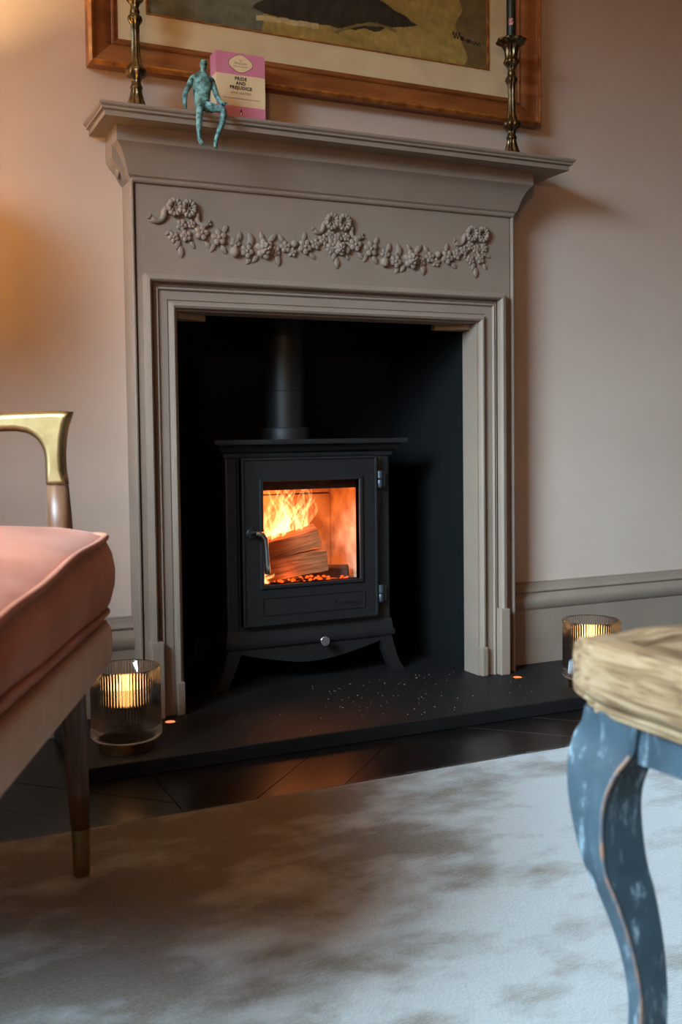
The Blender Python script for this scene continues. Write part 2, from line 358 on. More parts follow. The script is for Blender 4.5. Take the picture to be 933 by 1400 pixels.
# ================================================================== THE ROOM
HZ = .03                                    # hearth top
XL, XR, T = -.4283, .5187, .0711            # outer edges and depth of the surround
ROOM = (-2.4, 2.6, -4.2, 0, 2.6)
def room():
    fl = struct('floor', boxbm(ROOM[0]-.1, ROOM[1]+.1, ROOM[2]-.1, .6, -.06, -.012), 'plank')
    W, P = .507, .17
    g = .0007
    for ci in range(-4, 4):
        xa = .029+ci*W; sg = -1 if ci % 2 == 0 else 1
        for k in range(-12, 10):
            y = k*P
            poly = [(xa+g, y+g), (xa+W-g, y+sg*W+g), (xa+W-g, y+sg*W+P-g), (xa+g, y+P-g)]
            poly = clip(poly, -1.75, 1.5, -.82, -.001)
            if not poly: continue
            cx = sum(p[0] for p in poly)/len(poly); cy = sum(p[1] for p in poly)/len(poly)
            area = abs(sum(poly[i][0]*poly[(i+1) % len(poly)][1]-poly[(i+1) % len(poly)][0]*poly[i][1] for i in range(len(poly))))/2
            if area < .0008: continue
            bm = bmesh.new(); dz = random.uniform(-.0004, .0002)
            def ins(p, d):
                v = Vector((p[0]-cx, p[1]-cy)); return (p[0]-v.x/v.length*d, p[1]-v.y/v.length*d) if v.length > 1e-5 else p
            loft(bm, [[(p[0], p[1], -.011) for p in poly], [(p[0], p[1], -.0012+dz) for p in poly], [ins(p, .0008)+(dz,) for p in poly]])
            obj('plank', bm, 'plank', fl)
    # fireplace wall with its opening
    bm = bmesh.new()
    box(bm, ROOM[0]-.1, -.37, 0, .1, -.012, ROOM[4]); box(bm, .44, ROOM[1]+.1, 0, .1, -.012, ROOM[4]); box(bm, -.37, .44, 0, .1, 1.12, ROOM[4])
    struct('wall_front', bm, 'wall')
    bm = bmesh.new()                       # black fire chamber
    box(bm, -.37, -.345, -.02, .43, 0, 1.12); box(bm, .416, .44, -.02, .43, 0, 1.12)
    box(bm, -.345, .416, .40, .43, 0, 1.12); box(bm, -.345, .416, -.0, .40, 1.09, 1.12)
    struct('wall_recess', bm, 'recess')
    bm = bmesh.new()
    y0, y1, z0, z1 = -2.55, -1.15, .85, 2.4
    box(bm, ROOM[0]-.1, ROOM[0], ROOM[2], y0, -.012, 2.6); box(bm, ROOM[0]-.1, ROOM[0], y1, 0, -.012, 2.6)
    box(bm, ROOM[0]-.1, ROOM[0], y0, y1, -.012, z0); box(bm, ROOM[0]-.1, ROOM[0], y0, y1, z1, 2.6)
    struct('wall_left', bm, 'wall')
    struct('wall_right', boxbm(ROOM[1], ROOM[1]+.1, ROOM[2], 0, -.012, 2.6), 'wall_far')
    struct('wall_back', boxbm(ROOM[0]-.1, ROOM[1]+.1, ROOM[2]-.1, ROOM[2], -.012, 2.6), 'wall_far')
    struct('ceiling', boxbm(ROOM[0]-.1, ROOM[1]+.1, ROOM[2]-.1, .1, 2.6, 2.7), 'ceiling')
    bm = bmesh.new()
    for a, b in ((z0, z0+.06), (z1-.06, z1), (1.6, 1.64)): box(bm, ROOM[0]-.08, ROOM[0]-.03, y0, y1, a, b)
    for a, b in ((y0, y0+.06), (y1-.06, y1), (-1.865, -1.835)): box(bm, ROOM[0]-.08, ROOM[0]-.03, a, b, z0, z1)
    w = struct('window_1', bm, 'ceiling')
    for ya, yb in ((y0+.06, -1.865), (-1.835, y1-.06)):
        for za, zb in ((z0+.06, 1.6), (1.64, z1-.06)):
            obj('pane', boxbm(ROOM[0]-.058, ROOM[0]-.054, ya, yb, za, zb), 'pane', w)
    obj('window_sill', boxbm(ROOM[0]-.02, ROOM[0]+.12, y0-.05, y1+.05, z0-.03, z0, bev=.006), 'ceiling', w)
    # skirting boards: cap moulding, torus, flat
    prof = [(.016, -.005), (.020, .170), (.023, .173), (.025, .178), (.0285, .186), (.0285, .196), (.025, .203), (.0175, .208), (.015, .2115), (.0155, .214), (.019, .216), (.019, .219),
            (.015, .222), (.0125, .228), (.011, .234), (.0085, .2355), (.0085, .2385), (0, .24)]
    for nm, xa, xb in (('baseboard_left', ROOM[0], XL), ('baseboard_right', XR, ROOM[1])):
        bm = bmesh.new()
        loft(bm, [[(x, 0, -.005)] + [(x, -d, z) for d, z in prof] for x in (xa, xb)])
        struct(nm, bm, 'taupe', smooth=True)
    # hearth slab
    struct('hearth', boxbm(-.60, .86, -.3444, .40, 0, HZ, bev=.002, seg=1), 'slate')
room()

# ------------------------------------------------------------------ rug
def rug():
    bm = bmesh.new(); x0, x1, y0, y1 = -1.9, 1.5, -2.9, -.5756; nx, ny = 170, 116
    rnd = random.Random(3)
    V = []
    for j in range(ny+1):
        row = []
        for i in range(nx+1):
            x = x0+(x1-x0)*i/nx; y = y0+(y1-y0)*j/ny
            if j == ny: y += rnd.uniform(-.0016, .0016)
            z = .012 + .0004*math.sin(x*9+y*5)*math.sin(y*11-x*3) - (.004 if j in (0, ny) or i in (0, nx) else 0)
            row.append(bm.verts.new((x, y, z)))
        V.append(row)
    for j in range(ny):
        for i in range(nx): bm.faces.new((V[j][i], V[j][i+1], V[j+1][i+1], V[j+1][i]))
    rim = [V[0][i] for i in range(nx+1)] + [V[j][nx] for j in range(1, ny+1)] + [V[ny][i] for i in range(nx-1, -1, -1)] + [V[j][0] for j in range(ny-1, 0, -1)]
    low = [bm.verts.new((v.co.x, v.co.y, .0005)) for v in rim]
    for k in range(len(rim)): bm.faces.new((rim[k], low[k], low[(k+1) % len(rim)], rim[(k+1) % len(rim)]))
    o = obj('rug', bm, 'rug', smooth='all', off=(0, -1.74, 0)); tag(o, 'pale silver grey pile rug with brown brushed patches and painted-in chair shade on the dark floor', 'rug')
    bm = bmesh.new()
    for k in range(5200):
        x = rnd.uniform(-1.3, 1.0); l = rnd.uniform(.002, .007); a = rnd.uniform(-.7, .7); z = rnd.uniform(.003, .0115); h = rnd.uniform(0, .003)
        b = Vector((x, y1-.002, z)); t = b+Vector((math.sin(a)*l, l, h-.002)); w = .0006
        bm.faces.new([bm.verts.new(p) for p in (b+Vector((-w, 0, 0)), b+Vector((w, 0, 0)), t)])
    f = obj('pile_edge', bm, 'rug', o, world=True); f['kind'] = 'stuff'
rug()

# ================================================================== FIREPLACE SURROUND
def surround():
    t = thing('fireplace_surround', 'taupe painted wooden fireplace surround with mantel shelf and flower garland', 'fireplace', (.045, -.03, HZ))
    P = lambda n, bm, m='taupe', sm=False, par=None: obj(n, bm, m, par or t, smooth=sm, world=True)
    FY = -.0655                                    # flat face
    oL, oR, oT = -.337, .416, .895                 # opening
    # boards
    for n, a, b in (('stile', XL+.0115, oL+.004), ('stile', oR-.004, XR-.0115)):
        P(n, boxbm(a, b, FY, 0, HZ, oT+.02))
    P('header_board', boxbm(XL+.0115, XR-.0115, FY, 0, oT+.02, 1.158))
    P('lintel', boxbm(oL+.004, oR-.004, FY+.002, 0, oT-.004, oT+.02))
    # side returns with rounded cock bead
    for sx, x in ((1, XL), (-1, XR)):
        bm = bmesh.new()
        out = [(0, 0), (0, -T+.004), (.0012, -T+.001), (.004, -T), (.0068, -T+.001), (.008, -T+.004), (.008, -.055), (.013, -.055), (.013, 0)]
        loft(bm, [[(x+sx*a, b, z) for a, b in out] for z in (HZ, 1.158)])
        P('edge_bead', bm, sm=True)
    # bead under the cornice
    bm = bmesh.new()
    out = [(-.0655, 1.150), (-.071, 1.151), (-.0735, 1.154), (-.0735, 1.158), (-.071, 1.161), (-.067, 1.1625), (-.05, 1.1625), (-.05, 1.150)]
    loft(bm, [[(x, a, b) for a, b in out] for x in (XL+.004, XR-.004)])
    P('cornice_bead', bm, sm=True)
    # coved cornice wrapped round three sides
    cp = [(0, 1.158), (.002, 1.1625), (.0045, 1.164), (.006, 1.169), (.0105, 1.185), (.017, 1.203), (.0215, 1.2115), (.026, 1.2175), (.033, 1.224), (.033, 1.2545)]
    bm = bmesh.new()
    loft(bm, [[(XL-o, 0, z), (XL-o, -T-o, z), (XR+o, -T-o, z), (XR+o, 0, z)] for o, z in cp], closed=True)
    P('cornice', bm, sm=True)
    for sx, x in ((-1, XL), (1, XR)):             # shaped side corbels with a sunk oval
        out = [(0, 1.153), (.006, 1.160), (.017, 1.178), (.027, 1.190), (.0335, 1.201), (.0335, 1.2545), (-.004, 1.2545), (-.004, 1.153)]
        bm = bmesh.new(); loft(bm, [[(x+sx*o, y, z) for o, z in out] for y in (-.058, -.0005)])
        c = P('side_corbel', bm)
        bm = bmesh.new(); sphere(bm, (x+sx*.016, -.030, 1.181), .006, .014, .017, 12, 8)
        P('rosette', bm, sm=True, par=c)
    # mantel shelf
    sp = [(.013, 1.2545), (.0115, 1.2545), (.0115, 1.264), (.0095, 1.2655), (.0055, 1.2665), (.0055, 1.2705), (.004, 1.272), (.0012, 1.2735), (0, 1.276), (.0004, 1.279), (.0018, 1.28)]
    bm = bmesh.new()
    loft(bm, [[(-.5071+o, -.0005, z), (-.5071+o, -.1661+o, z), (.6316-o, -.1661+o, z), (.6316-o, -.0005, z)] for o, z in sp])
    P('mantel_shelf', bm, sm=True)
    # architrave: three mitred lengths around the opening (s = distance out, d = proud of the wall)
    ap = [(0, .036), (0, .073), (.0015, .0765), (.006, .079), (.011, .0775), (.0135, .0735), (.0145, .0685), (.017, .0675), (.018, .070), (.0365, .0705), (.0375, .0735), (.0395, .0755), (.042, .0740), (.0428, .0705),
          (.0445, .0705), (.046, .0735), (.0475, .0715), (.0485, .067), (.052, .067), (.053, .080), (.055, .0855), (.058, .0875), (.064, .0865), (.0672, .0855), (.068, .0825), (.068, .05), (.02, .036)]
    zb = HZ
    def leg_ring(s, d, sx, x, z): return (x+sx*s, -d, z)
    for sx, x in ((-1, oL), (1, oR)):
        bm = bmesh.new(); loft(bm, [[(x+sx*s, -d, zb) for s, d in ap], [(x+sx*s, -d, oT+s) for s, d in ap]]); P('architrave', bm, sm=True)
        # plinth blocks at the foot
        bm = bmesh.new(); a, b = sorted((x+sx*.0445, x+sx*.0715)); box(bm, a, b, -.0935, -.06, HZ, .194, bev=.0025); P('plinth_block', bm)
        bm = bmesh.new(); a, b = sorted((x-sx*.0025, x+sx*.0150)); box(bm, a, b, -.0825, -.03, HZ, .102, bev=.003); P('plinth_block', bm)
    bm = bmesh.new(); loft(bm, [[(oL-s, -d, oT+s) for s, d in ap], [(oR+s, -d, oT+s) for s, d in ap]]); P('architrave', bm, sm=True)
    # raw timber fillets in the top corners of the opening
    for sx, x in ((1, oL), (-1, oR)):
        bm = bmesh.new()
        out = [(0, -.0355), (.022, -.036), (.086, -.004), (.086, .012), (0, .012)]
        loft(bm, [[(x+sx*a, b, z) for a, b in out] for z in (.878, .8945)])
        P('corner_fillet', bm, 'timber')
    # ---------------- moulded garland
    g = obj('garland', bmesh.new(), None, t)
    g.location = (0, 0, 0)
    GY = FY
    rnd = random.Random(11)
    cache = {}
    def place(name, key, build, x, z, s, rot, y=0.0):
        if key not in cache:
            bm = bmesh.new(); build(bm); bmesh.ops.recalc_face_normals(bm, faces=bm.faces[:])
            me = bpy.data.meshes.new(name); bm.to_mesh(me); bm.free(); me.materials.append(M['taupe'])
            for p in me.polygons: p.use_smooth = True
            cache[key] = me
        o = bpy.data.objects.new(name, cache[key]); C.objects.link(o); o.parent = g
        o.location = (x-.045, GY+y+.03, z-HZ); o.scale = (s, s, s); o.rotation_euler = (0, rot, 0)
        return o
    def petal(bm, a, r, w, lift):                # in XZ, proud towards -Y
        cx, cz = math.cos(a)*r, math.sin(a)*r
        m = Matrix.Translation((cx, -lift, cz)) @ Matrix.Rotation(-a, 4, 'Y') @ Matrix.Diagonal((r*.95, lift*.9, w, 1))
        bmesh.ops.create_uvsphere(bm, u_segments=8, v_segments=5, radius=1, matrix=m)
    def flower(bm):
        for k in range(5): petal(bm, 2*PI*k/5+.3, .55, .42, .22)
        sphere(bm, (0, -.36, 0), .26, .2, .26, 8, 5)
    def rose(bm):
        for k in range(6): petal(bm, 2*PI*k/6, .62, .45, .25)
        for k in range(5): petal(bm, 2*PI*k/5+.5, .4, .34, .45)
        for k in range(3): petal(bm, 2*PI*k/3+.2, .2, .2, .58)
    def fruit(bm):
        sphere(bm, (0, -.3, 0), .8, .62, .8, 10, 7)
        sphere(bm, (.1, -.85, .1), .16, .12, .16, 6, 4)
    def leaf(bm):                                # along +Z, ribbed and pointed
        n = 7; rows = []
        for i in range(n+1):
            q = i/n; w = .42*math.sin(PI*min(1, q*.92+.05))**.8*(1 if i < n else 0)+.01; z = q*1.7-.1
            h = .10+.22*math.sin(PI*q)
            rows.append([(-w, 0.02, z), (-w*.55, -h*1.0, z), (0, -h*.62, z), (w*.55, -h*1.0, z), (w, .02, z)])
        loft(bm, rows, closed=True)
    def loop(bm):                                # ruffled ring of ribbon
        pts = []; rad = []
        for i in range(49):
            a = 2*PI*i/48
            pts.append((.56+.46*math.cos(a), -.28-.06*math.sin(a), .25+.52*math.sin(a))); rad.append(.235+.035*math.sin(a*11))
        tube(bm, pts, rad, 8, True, .9)
        sphere(bm, (.56, -.12, .25), .34, .16, .36, 10, 6)
        for k in range(5):
            a = 2*PI*k/5+.4; tube(bm, [(.56+.12*math.cos(a), -.30, .25+.12*math.sin(a)), (.56+.40*math.cos(a), -.42, .25+.44*math.sin(a))], [.05, .07], 5)
    def tail(bm):                                # flat folded ribbon with a swallow-tail end
        C_ = [(-.1, .35), (.25, .20), (.45, -.10), (.50, -.45), (.72, -.78), (1.10, -.92), (1.45, -.80), (1.75, -.55)]
        Wd = [.16, .20, .25, .27, .24, .21, .24, .30]; H_ = [.20, .30, .40, .34, .22, .30, .38, .26]
        rows = []
        for k, (x, z) in enumerate(C_):
            a = C_[max(k-1, 0)]; b = C_[min(k+1, len(C_)-1)]; d = Vector((b[0]-a[0], b[1]-a[1])).normalized(); n = Vector((-d.y, d.x))*Wd[k]
            rows.append([(x-n.x, .03, z-n.y), (x-n.x, -H_[k]*.6, z-n.y), (x, -H_[k], z), (x+n.x, -H_[k]*.6, z+n.y), (x+n.x, .03, z+n.y)])
        loft(bm, rows)
        x, z = C_[-1]
        for dx, dz in ((.34, -.02), (.06, .40)):
            tube(bm, [(x-.1+dx*.2, -.15, z-.05+dz*.2), (x+dx, -.17, z+dz)], [.17, .03], 6)
    def bow(x, z, s, lt=1, rt=1):
        place('ribbon_loop', 'loopR', loop, x+.05*s, z, s, -.1)
        o = place('ribbon_loop', 'loopR', loop, x-.05*s, z, s, .1); o.scale = (-s, s, s)
        place('ribbon_knot', 'fruit', fruit, x, z+.05*s, s*.36, 0, -.002)
        if rt: place('ribbon_tail', 'tail', tail, x+1.0*s, z+.05*s, s*rt, .25)
        if lt: o = place('ribbon_tail', 'tail', tail, x-1.0*s, z+.05*s, s*lt, -.1); o.scale = (-s*lt, s*lt, s*lt)
    fns = {'rose': rose, 'fruit': fruit, 'flower': flower, 'leaf': leaf}
    CX, CZ = .000463, .000416
    def spray(items, bx, bz, mir=1, k0=1.0):
        for n_, cx, cy, s_, rt in items:
            x = bx+mir*(cx-245)*CX*k0; zz = bz+(160-cy+.075*(cx-245))*CZ
            place(n_, n_, fns[n_], x, zz, s_, rt, -.0012 if n_ != 'leaf' else 0)
    dropl = [('leaf', 232, 300, .016, PI+.25), ('leaf', 288, 318, .011, PI-.5), ('leaf', 238, 338, .0165, PI-.05), ('leaf', 196, 262, .011, PI+.9), ('leaf', 300, 262, .012, PI-1.1), ('flower', 245, 236, .0125, .4), ('flower', 292, 230, .0098, 1.2), ('flower', 206, 296, .0122, 2.0), ('flower', 264, 290, .0130, .9), ('leaf', 250, 205, .012, PI+.1)]
    swag = [('leaf', 372, 292, .013, -1.0), ('leaf', 356, 318, .013, PI-.6), ('flower', 338, 278, .0165, .2), ('leaf', 442, 280, .014, .5), ('leaf', 432, 336, .015, PI-.5), ('leaf', 402, 330, .014, PI+.5), ('flower', 420, 302, .0178, 1.1), ('leaf', 462, 330, .012, -1.2),
            ('leaf', 518, 322, .015, .15), ('flower', 500, 328, .0125, .6), ('fruit', 494, 376, .0140, 0), ('flower', 556, 372, .0155, 1.7), ('leaf', 584, 338, .018, -.25), ('leaf', 560, 335, .013, .6), ('leaf', 578, 400, .013, PI+.6), ('leaf', 668, 325, .017, .7), ('leaf', 640, 322, .014, -.3), ('leaf', 612, 392, .014, PI+.7), ('rose', 645, 362, .0195, .3),
            ('flower', 700, 372, .012, .8), ('leaf', 706, 380, .0185, PI-.15), ('leaf', 740, 330, .014, -.4), ('flower', 750, 350, .0135, 2.4), ('fruit', 796, 334, .0105, 0), ('leaf', 800, 372, .013, PI+.9), ('flower', 786, 378, .0108, .1), ('leaf', 845, 320, .014, .2), ('flower', 850, 350, .0170, .5), ('leaf', 872, 378, .014, PI-.8), ('flower', 905, 335, .0130, 1.4), ('leaf', 925, 330, .013, 1.1), ('flower', 948, 312, .0125, .2), ('leaf', 960, 335, .012, PI-.9), ('flower', 985, 285, .0118, 2.2)]
    for x, bz, lt, rt in ((-.3195, 1.098, .95, .85), (.043, 1.096, .78, .85), (.4115, 1.095, .80, 0)):
        bow(x, bz, .0262, lt, rt); spray(dropl, x, bz+.004)
    place('ribbon_tail', 'tail', tail, .4330, 1.088, .017, 1.25)
    place('flower', 'flower', flower, .030, 1.052, .016, .7, -.001); place('rose', 'rose', rose, .048, 1.046, .0150, .2, -.002); place('fruit', 'fruit', fruit, .066, 1.042, .0100, 0, -.001)
    for xa, xb in ((-.3195, .043), (.043, .4115)): spray(swag, xa, 1.1035, 1, (xb-xa)/.361)
    return t
surround()

# ================================================================== STOVE
def stove():
    sx = .034
    t = thing('wood_burning_stove', 'black cast iron stove with burning logs standing in the fireplace opening', 'stove', (sx, .22, HZ))
    P = lambda n, bm, m='castiron', sm=False, par=None: obj(n, bm, m, par or t, smooth=sm, world=True)
    FX0, FX1, FYB = -.181, .2495, .088                 # body front corners
    B = .355
    # shell of the fire box (hollow)
    bm = bmesh.new()
    box(bm, FX0, FX0+.03, FYB, B, .16, .575, bev=.004); box(bm, FX1-.03, FX1, FYB, B, .16, .575, bev=.004)
    box(bm, FX0+.03, FX1-.03, B-.02, B, .16, .575); box(bm, FX0+.03, FX1-.03, FYB, B-.02, .16, .255); box(bm, FX0+.03, FX1-.03, FYB, B-.02, .552, .575)
    box(bm, FX0+.03, -.125, FYB, .11, .255, .552); box(bm, .19, FX1-.03, FYB, .11, .255, .552)
    P('body', bm)
    # cornice and top plate
    pr = [(-.004, .572), (.004, .574), (.006, .579), (.006, .584), (.011, .586), (.015, .592), (.021, .600), (.024, .603), (.034, .605), (.0355, .609), (.0355, .6135), (.034, .616)]
    bm = bmesh.new(); loft(bm, [[(FX0-o, FYB-o, z), (FX1+o, FYB-o, z), (FX1+o, B+o*.3, z), (FX0-o, B+o*.3, z)] for o, z in pr])
    P('top_plate', bm, sm=True)
    # base ledge
    pr = [(.0, .122), (.006, .123), (.0075, .128), (.0075, .136), (.004, .140), (.002, .160), (0, .164)]
    bm = bmesh.new(); loft(bm, [[(FX0-o, FYB-o*1.4, z), (FX1+o, FYB-o*1.4, z), (FX1+o, B, z), (FX0-o, B, z)] for o, z in pr])
    P('base_ledge', bm, sm=True)
    # legs: splayed sabre shape, cut from the front
    def leg(x, s, ya, yb, name='leg'):
        out = [(0, .124), (-.004, .11), (-.009, .09), (-.017, .065), (-.029, .042), (-.040, HZ), (-.004, HZ), (.006, .048), (.017, .075), (.026, .098), (.034, .124)]
        bm = bmesh.new(); loft(bm, [[(x+s*a, y, z) for a, z in out] for y in (ya, yb)])
        P(name, bm)
    for x, s in ((FX0, 1), (FX1, -1)):
        leg(x, s, FYB-.004, FYB+.022); leg(x, s, B-.03, B-.004)
    bm = bmesh.new(); N = 24; x0, x1 = FX0+.03, FX1-.03
    low = [(x0+(x1-x0)*i/N, .098-.022*(.5-.5*math.cos(2*PI*i/N))+.012*(1-math.sin(PI*i/N))**3) for i in range(N+1)]
    out = low+[(x1, .124), (x0, .124)]
    loft(bm, [[(a, y, z) for a, z in out] for y in (FYB-.002, FYB+.012)])
    P('apron', bm)
    # door with window frame, lower panel
    d = obj('door', bmesh.new(), None, t); d.name = 'door'
    DY = .070; DX0, DX1, DZ0, DZ1 = -.148, .2055, .176, .5735
    gx0, gx1, gz0, gz1 = -.0955, .1555, .2725, .5170
    bm = bmesh.new()
    box(bm, DX0, gx0, DY, FYB, DZ0, DZ1); box(bm, gx1, DX1, DY, FYB, DZ0, DZ1); box(bm, gx0, gx1, DY, FYB, gz1, DZ1); box(bm, gx0, gx1, DY, FYB, DZ0, gz0)
    bmesh.ops.remove_doubles(bm, verts=bm.verts[:], dist=1e-5)
    P('door_panel', bm, par=d)
    def frame(a0, a1, b0, b1, w, ya, yb, name, dy=0):
        pr = [(0, ya), (w*.15, yb), (w*.85, yb), (w, ya), (w, FYB), (0, FYB)]
        bm = bmesh.new()
        R = [[(a0-s, y, b0-s), (a1+s, y, b0-s), (a1+s, y, b1+s), (a0-s, y, b1+s)] for s, y in pr]
        VV = [[bm.verts.new(p) for p in r] for r in R]
        for i in range(len(VV)):
            a, b = VV[i], VV[(i+1) % len(VV)]
            for k in range(4): bm.faces.new((a[k], a[(k+1) % 4], b[(k+1) % 4], b[k]))
        P(name, bm, par=d)
    frame(gx0, gx1, gz0, gz1, .009, .066, .0645, 'window_frame')
    frame(DX0+.006, DX1-.006, DZ0+.006, DZ1-.006, .006, .068, .0665, 'door_rim')
    frame(-.098, .166, .203, .2405, .0035, .0695, .0672, 'panel_rim')
    P('glass', boxbm(gx0-.004, gx1+.004, .078, .082, gz0-.004, gz1+.004), 'pane', par=d)
    me = text_mesh('Chesneys', .019, .0012, .0002, 1.05)
    me.transform(Matrix.Translation((.122, .0695, .2175)) @ Matrix.Rotation(PI/2, 4, 'X'))
    P('lettering', me, 'castiron', par=d)
    # handle
    bm = bmesh.new(); rings = [[(-.1255+r*math.cos(a), y, .3965+r*math.sin(a)) for a in [2*PI*k/20 for k in range(20)]] for r, y in ((.0135, .070), (.0135, .066), (.011, .0635))]
    loft(bm, rings); P('handle_rose', bm, sm=True, par=d)
    bm = bmesh.new(); tube(bm, [(-.1255, .066, .397), (-.1255, .046, .3985), (-.122, .037, .3985), (-.112, .034, .396), (-.1045, .033, .385), (-.1025, .033, .36), (-.1005, .034, .325), (-.0995, .034, .308), (-.0993, .034, .3035)],
                           [.007, .007, .0072, .0072, .0068, .0062, .0066, .0072, .0045], 12); P('handle', bm, 'chrome', sm=True, par=d)
    # hinges
    for z in (.515, .230):
        bm = bmesh.new()
        for a, b, r in ((z+.001, z+.021, .0085), (z-.021, z-.001, .0075)):
            rings = [[(.2150+r_*math.cos(q), .074+r_*math.sin(q), zz) for q in [2*PI*k/14 for k in range(14)]] for r_, zz in ((r*.85, a), (r, a+.0015), (r, b-.0015), (r*.85, b))]
            loft(bm, rings)
        box(bm, .2150, .232, .076, .089, z-.018, z+.018)
        P('hinge', bm, 'hinge', sm=True)
    # air control knob
    bm = bmesh.new()
    c = (.0535, .1285)
    rings = [[(c[0]+r*math.cos(a), y, c[1]+r*math.sin(a)) for a in [2*PI*k/24 for k in range(24)]] for r, y in ((.004, .084), (.004, .062), (.0115, .061), (.0125, .059), (.0125, .053), (.0112, .0515), (.008, .0515), (.0075, .0522), (.003, .0522))]
    loft(bm, rings); P('air_knob', bm, 'chrome', sm=True)
    # flue
    fx, fy = .017, .2
    bm = bmesh.new(); lathe(bm, [(.062, .6155), (.0625, .640), (.060, .6445), (.052, .645)], 32, (fx, fy)); P('flue_collar', bm, sm=True)
    bm = bmesh.new(); lathe(bm, [(.049, .645), (.049, .7345), (.0480, .7352), (.0480, .7362), (.0495, .737), (.0495, 1.088)], 32, (fx, fy)); P('flue_pipe', bm, sm=True)
    # brick lining
    bi = (-.125, .19, .11, .33, .255, .552)
    for nm, b in (('back_brick', (bi[0], bi[1], .315, .335, bi[4], .47)), ('back_brick', (bi[0], bi[1], .315, .335, .473, .552)), ('side_brick', (-.151, -.125, .11, .335, bi[4], .552)), ('side_brick', (.19, .2195, .11, .335, bi[4], .552)), ('floor_brick', (bi[0], bi[1], .11, .315, .255, .262))):
        P(nm, boxbm(*b, bev=.003), 'vermiculite')
    # sloping baffle under the roof of the fire box
    bm = bmesh.new(); loft(bm, [[(bi[0], y, z) for y, z in q] for q in [((.112, .512), (.124, .507), (.315, .535), (.315, .548), (.112, .54))]]+[[(bi[1], y, z) for y, z in ((.112, .512), (.124, .507), (.315, .535), (.315, .548), (.112, .54))]])
    P('baffle', bm, 'vermiculite')
    P('throat_plate', boxbm(bi[0], bi[1], .111, .117, .494, .5515), 'log_bark')
stove()

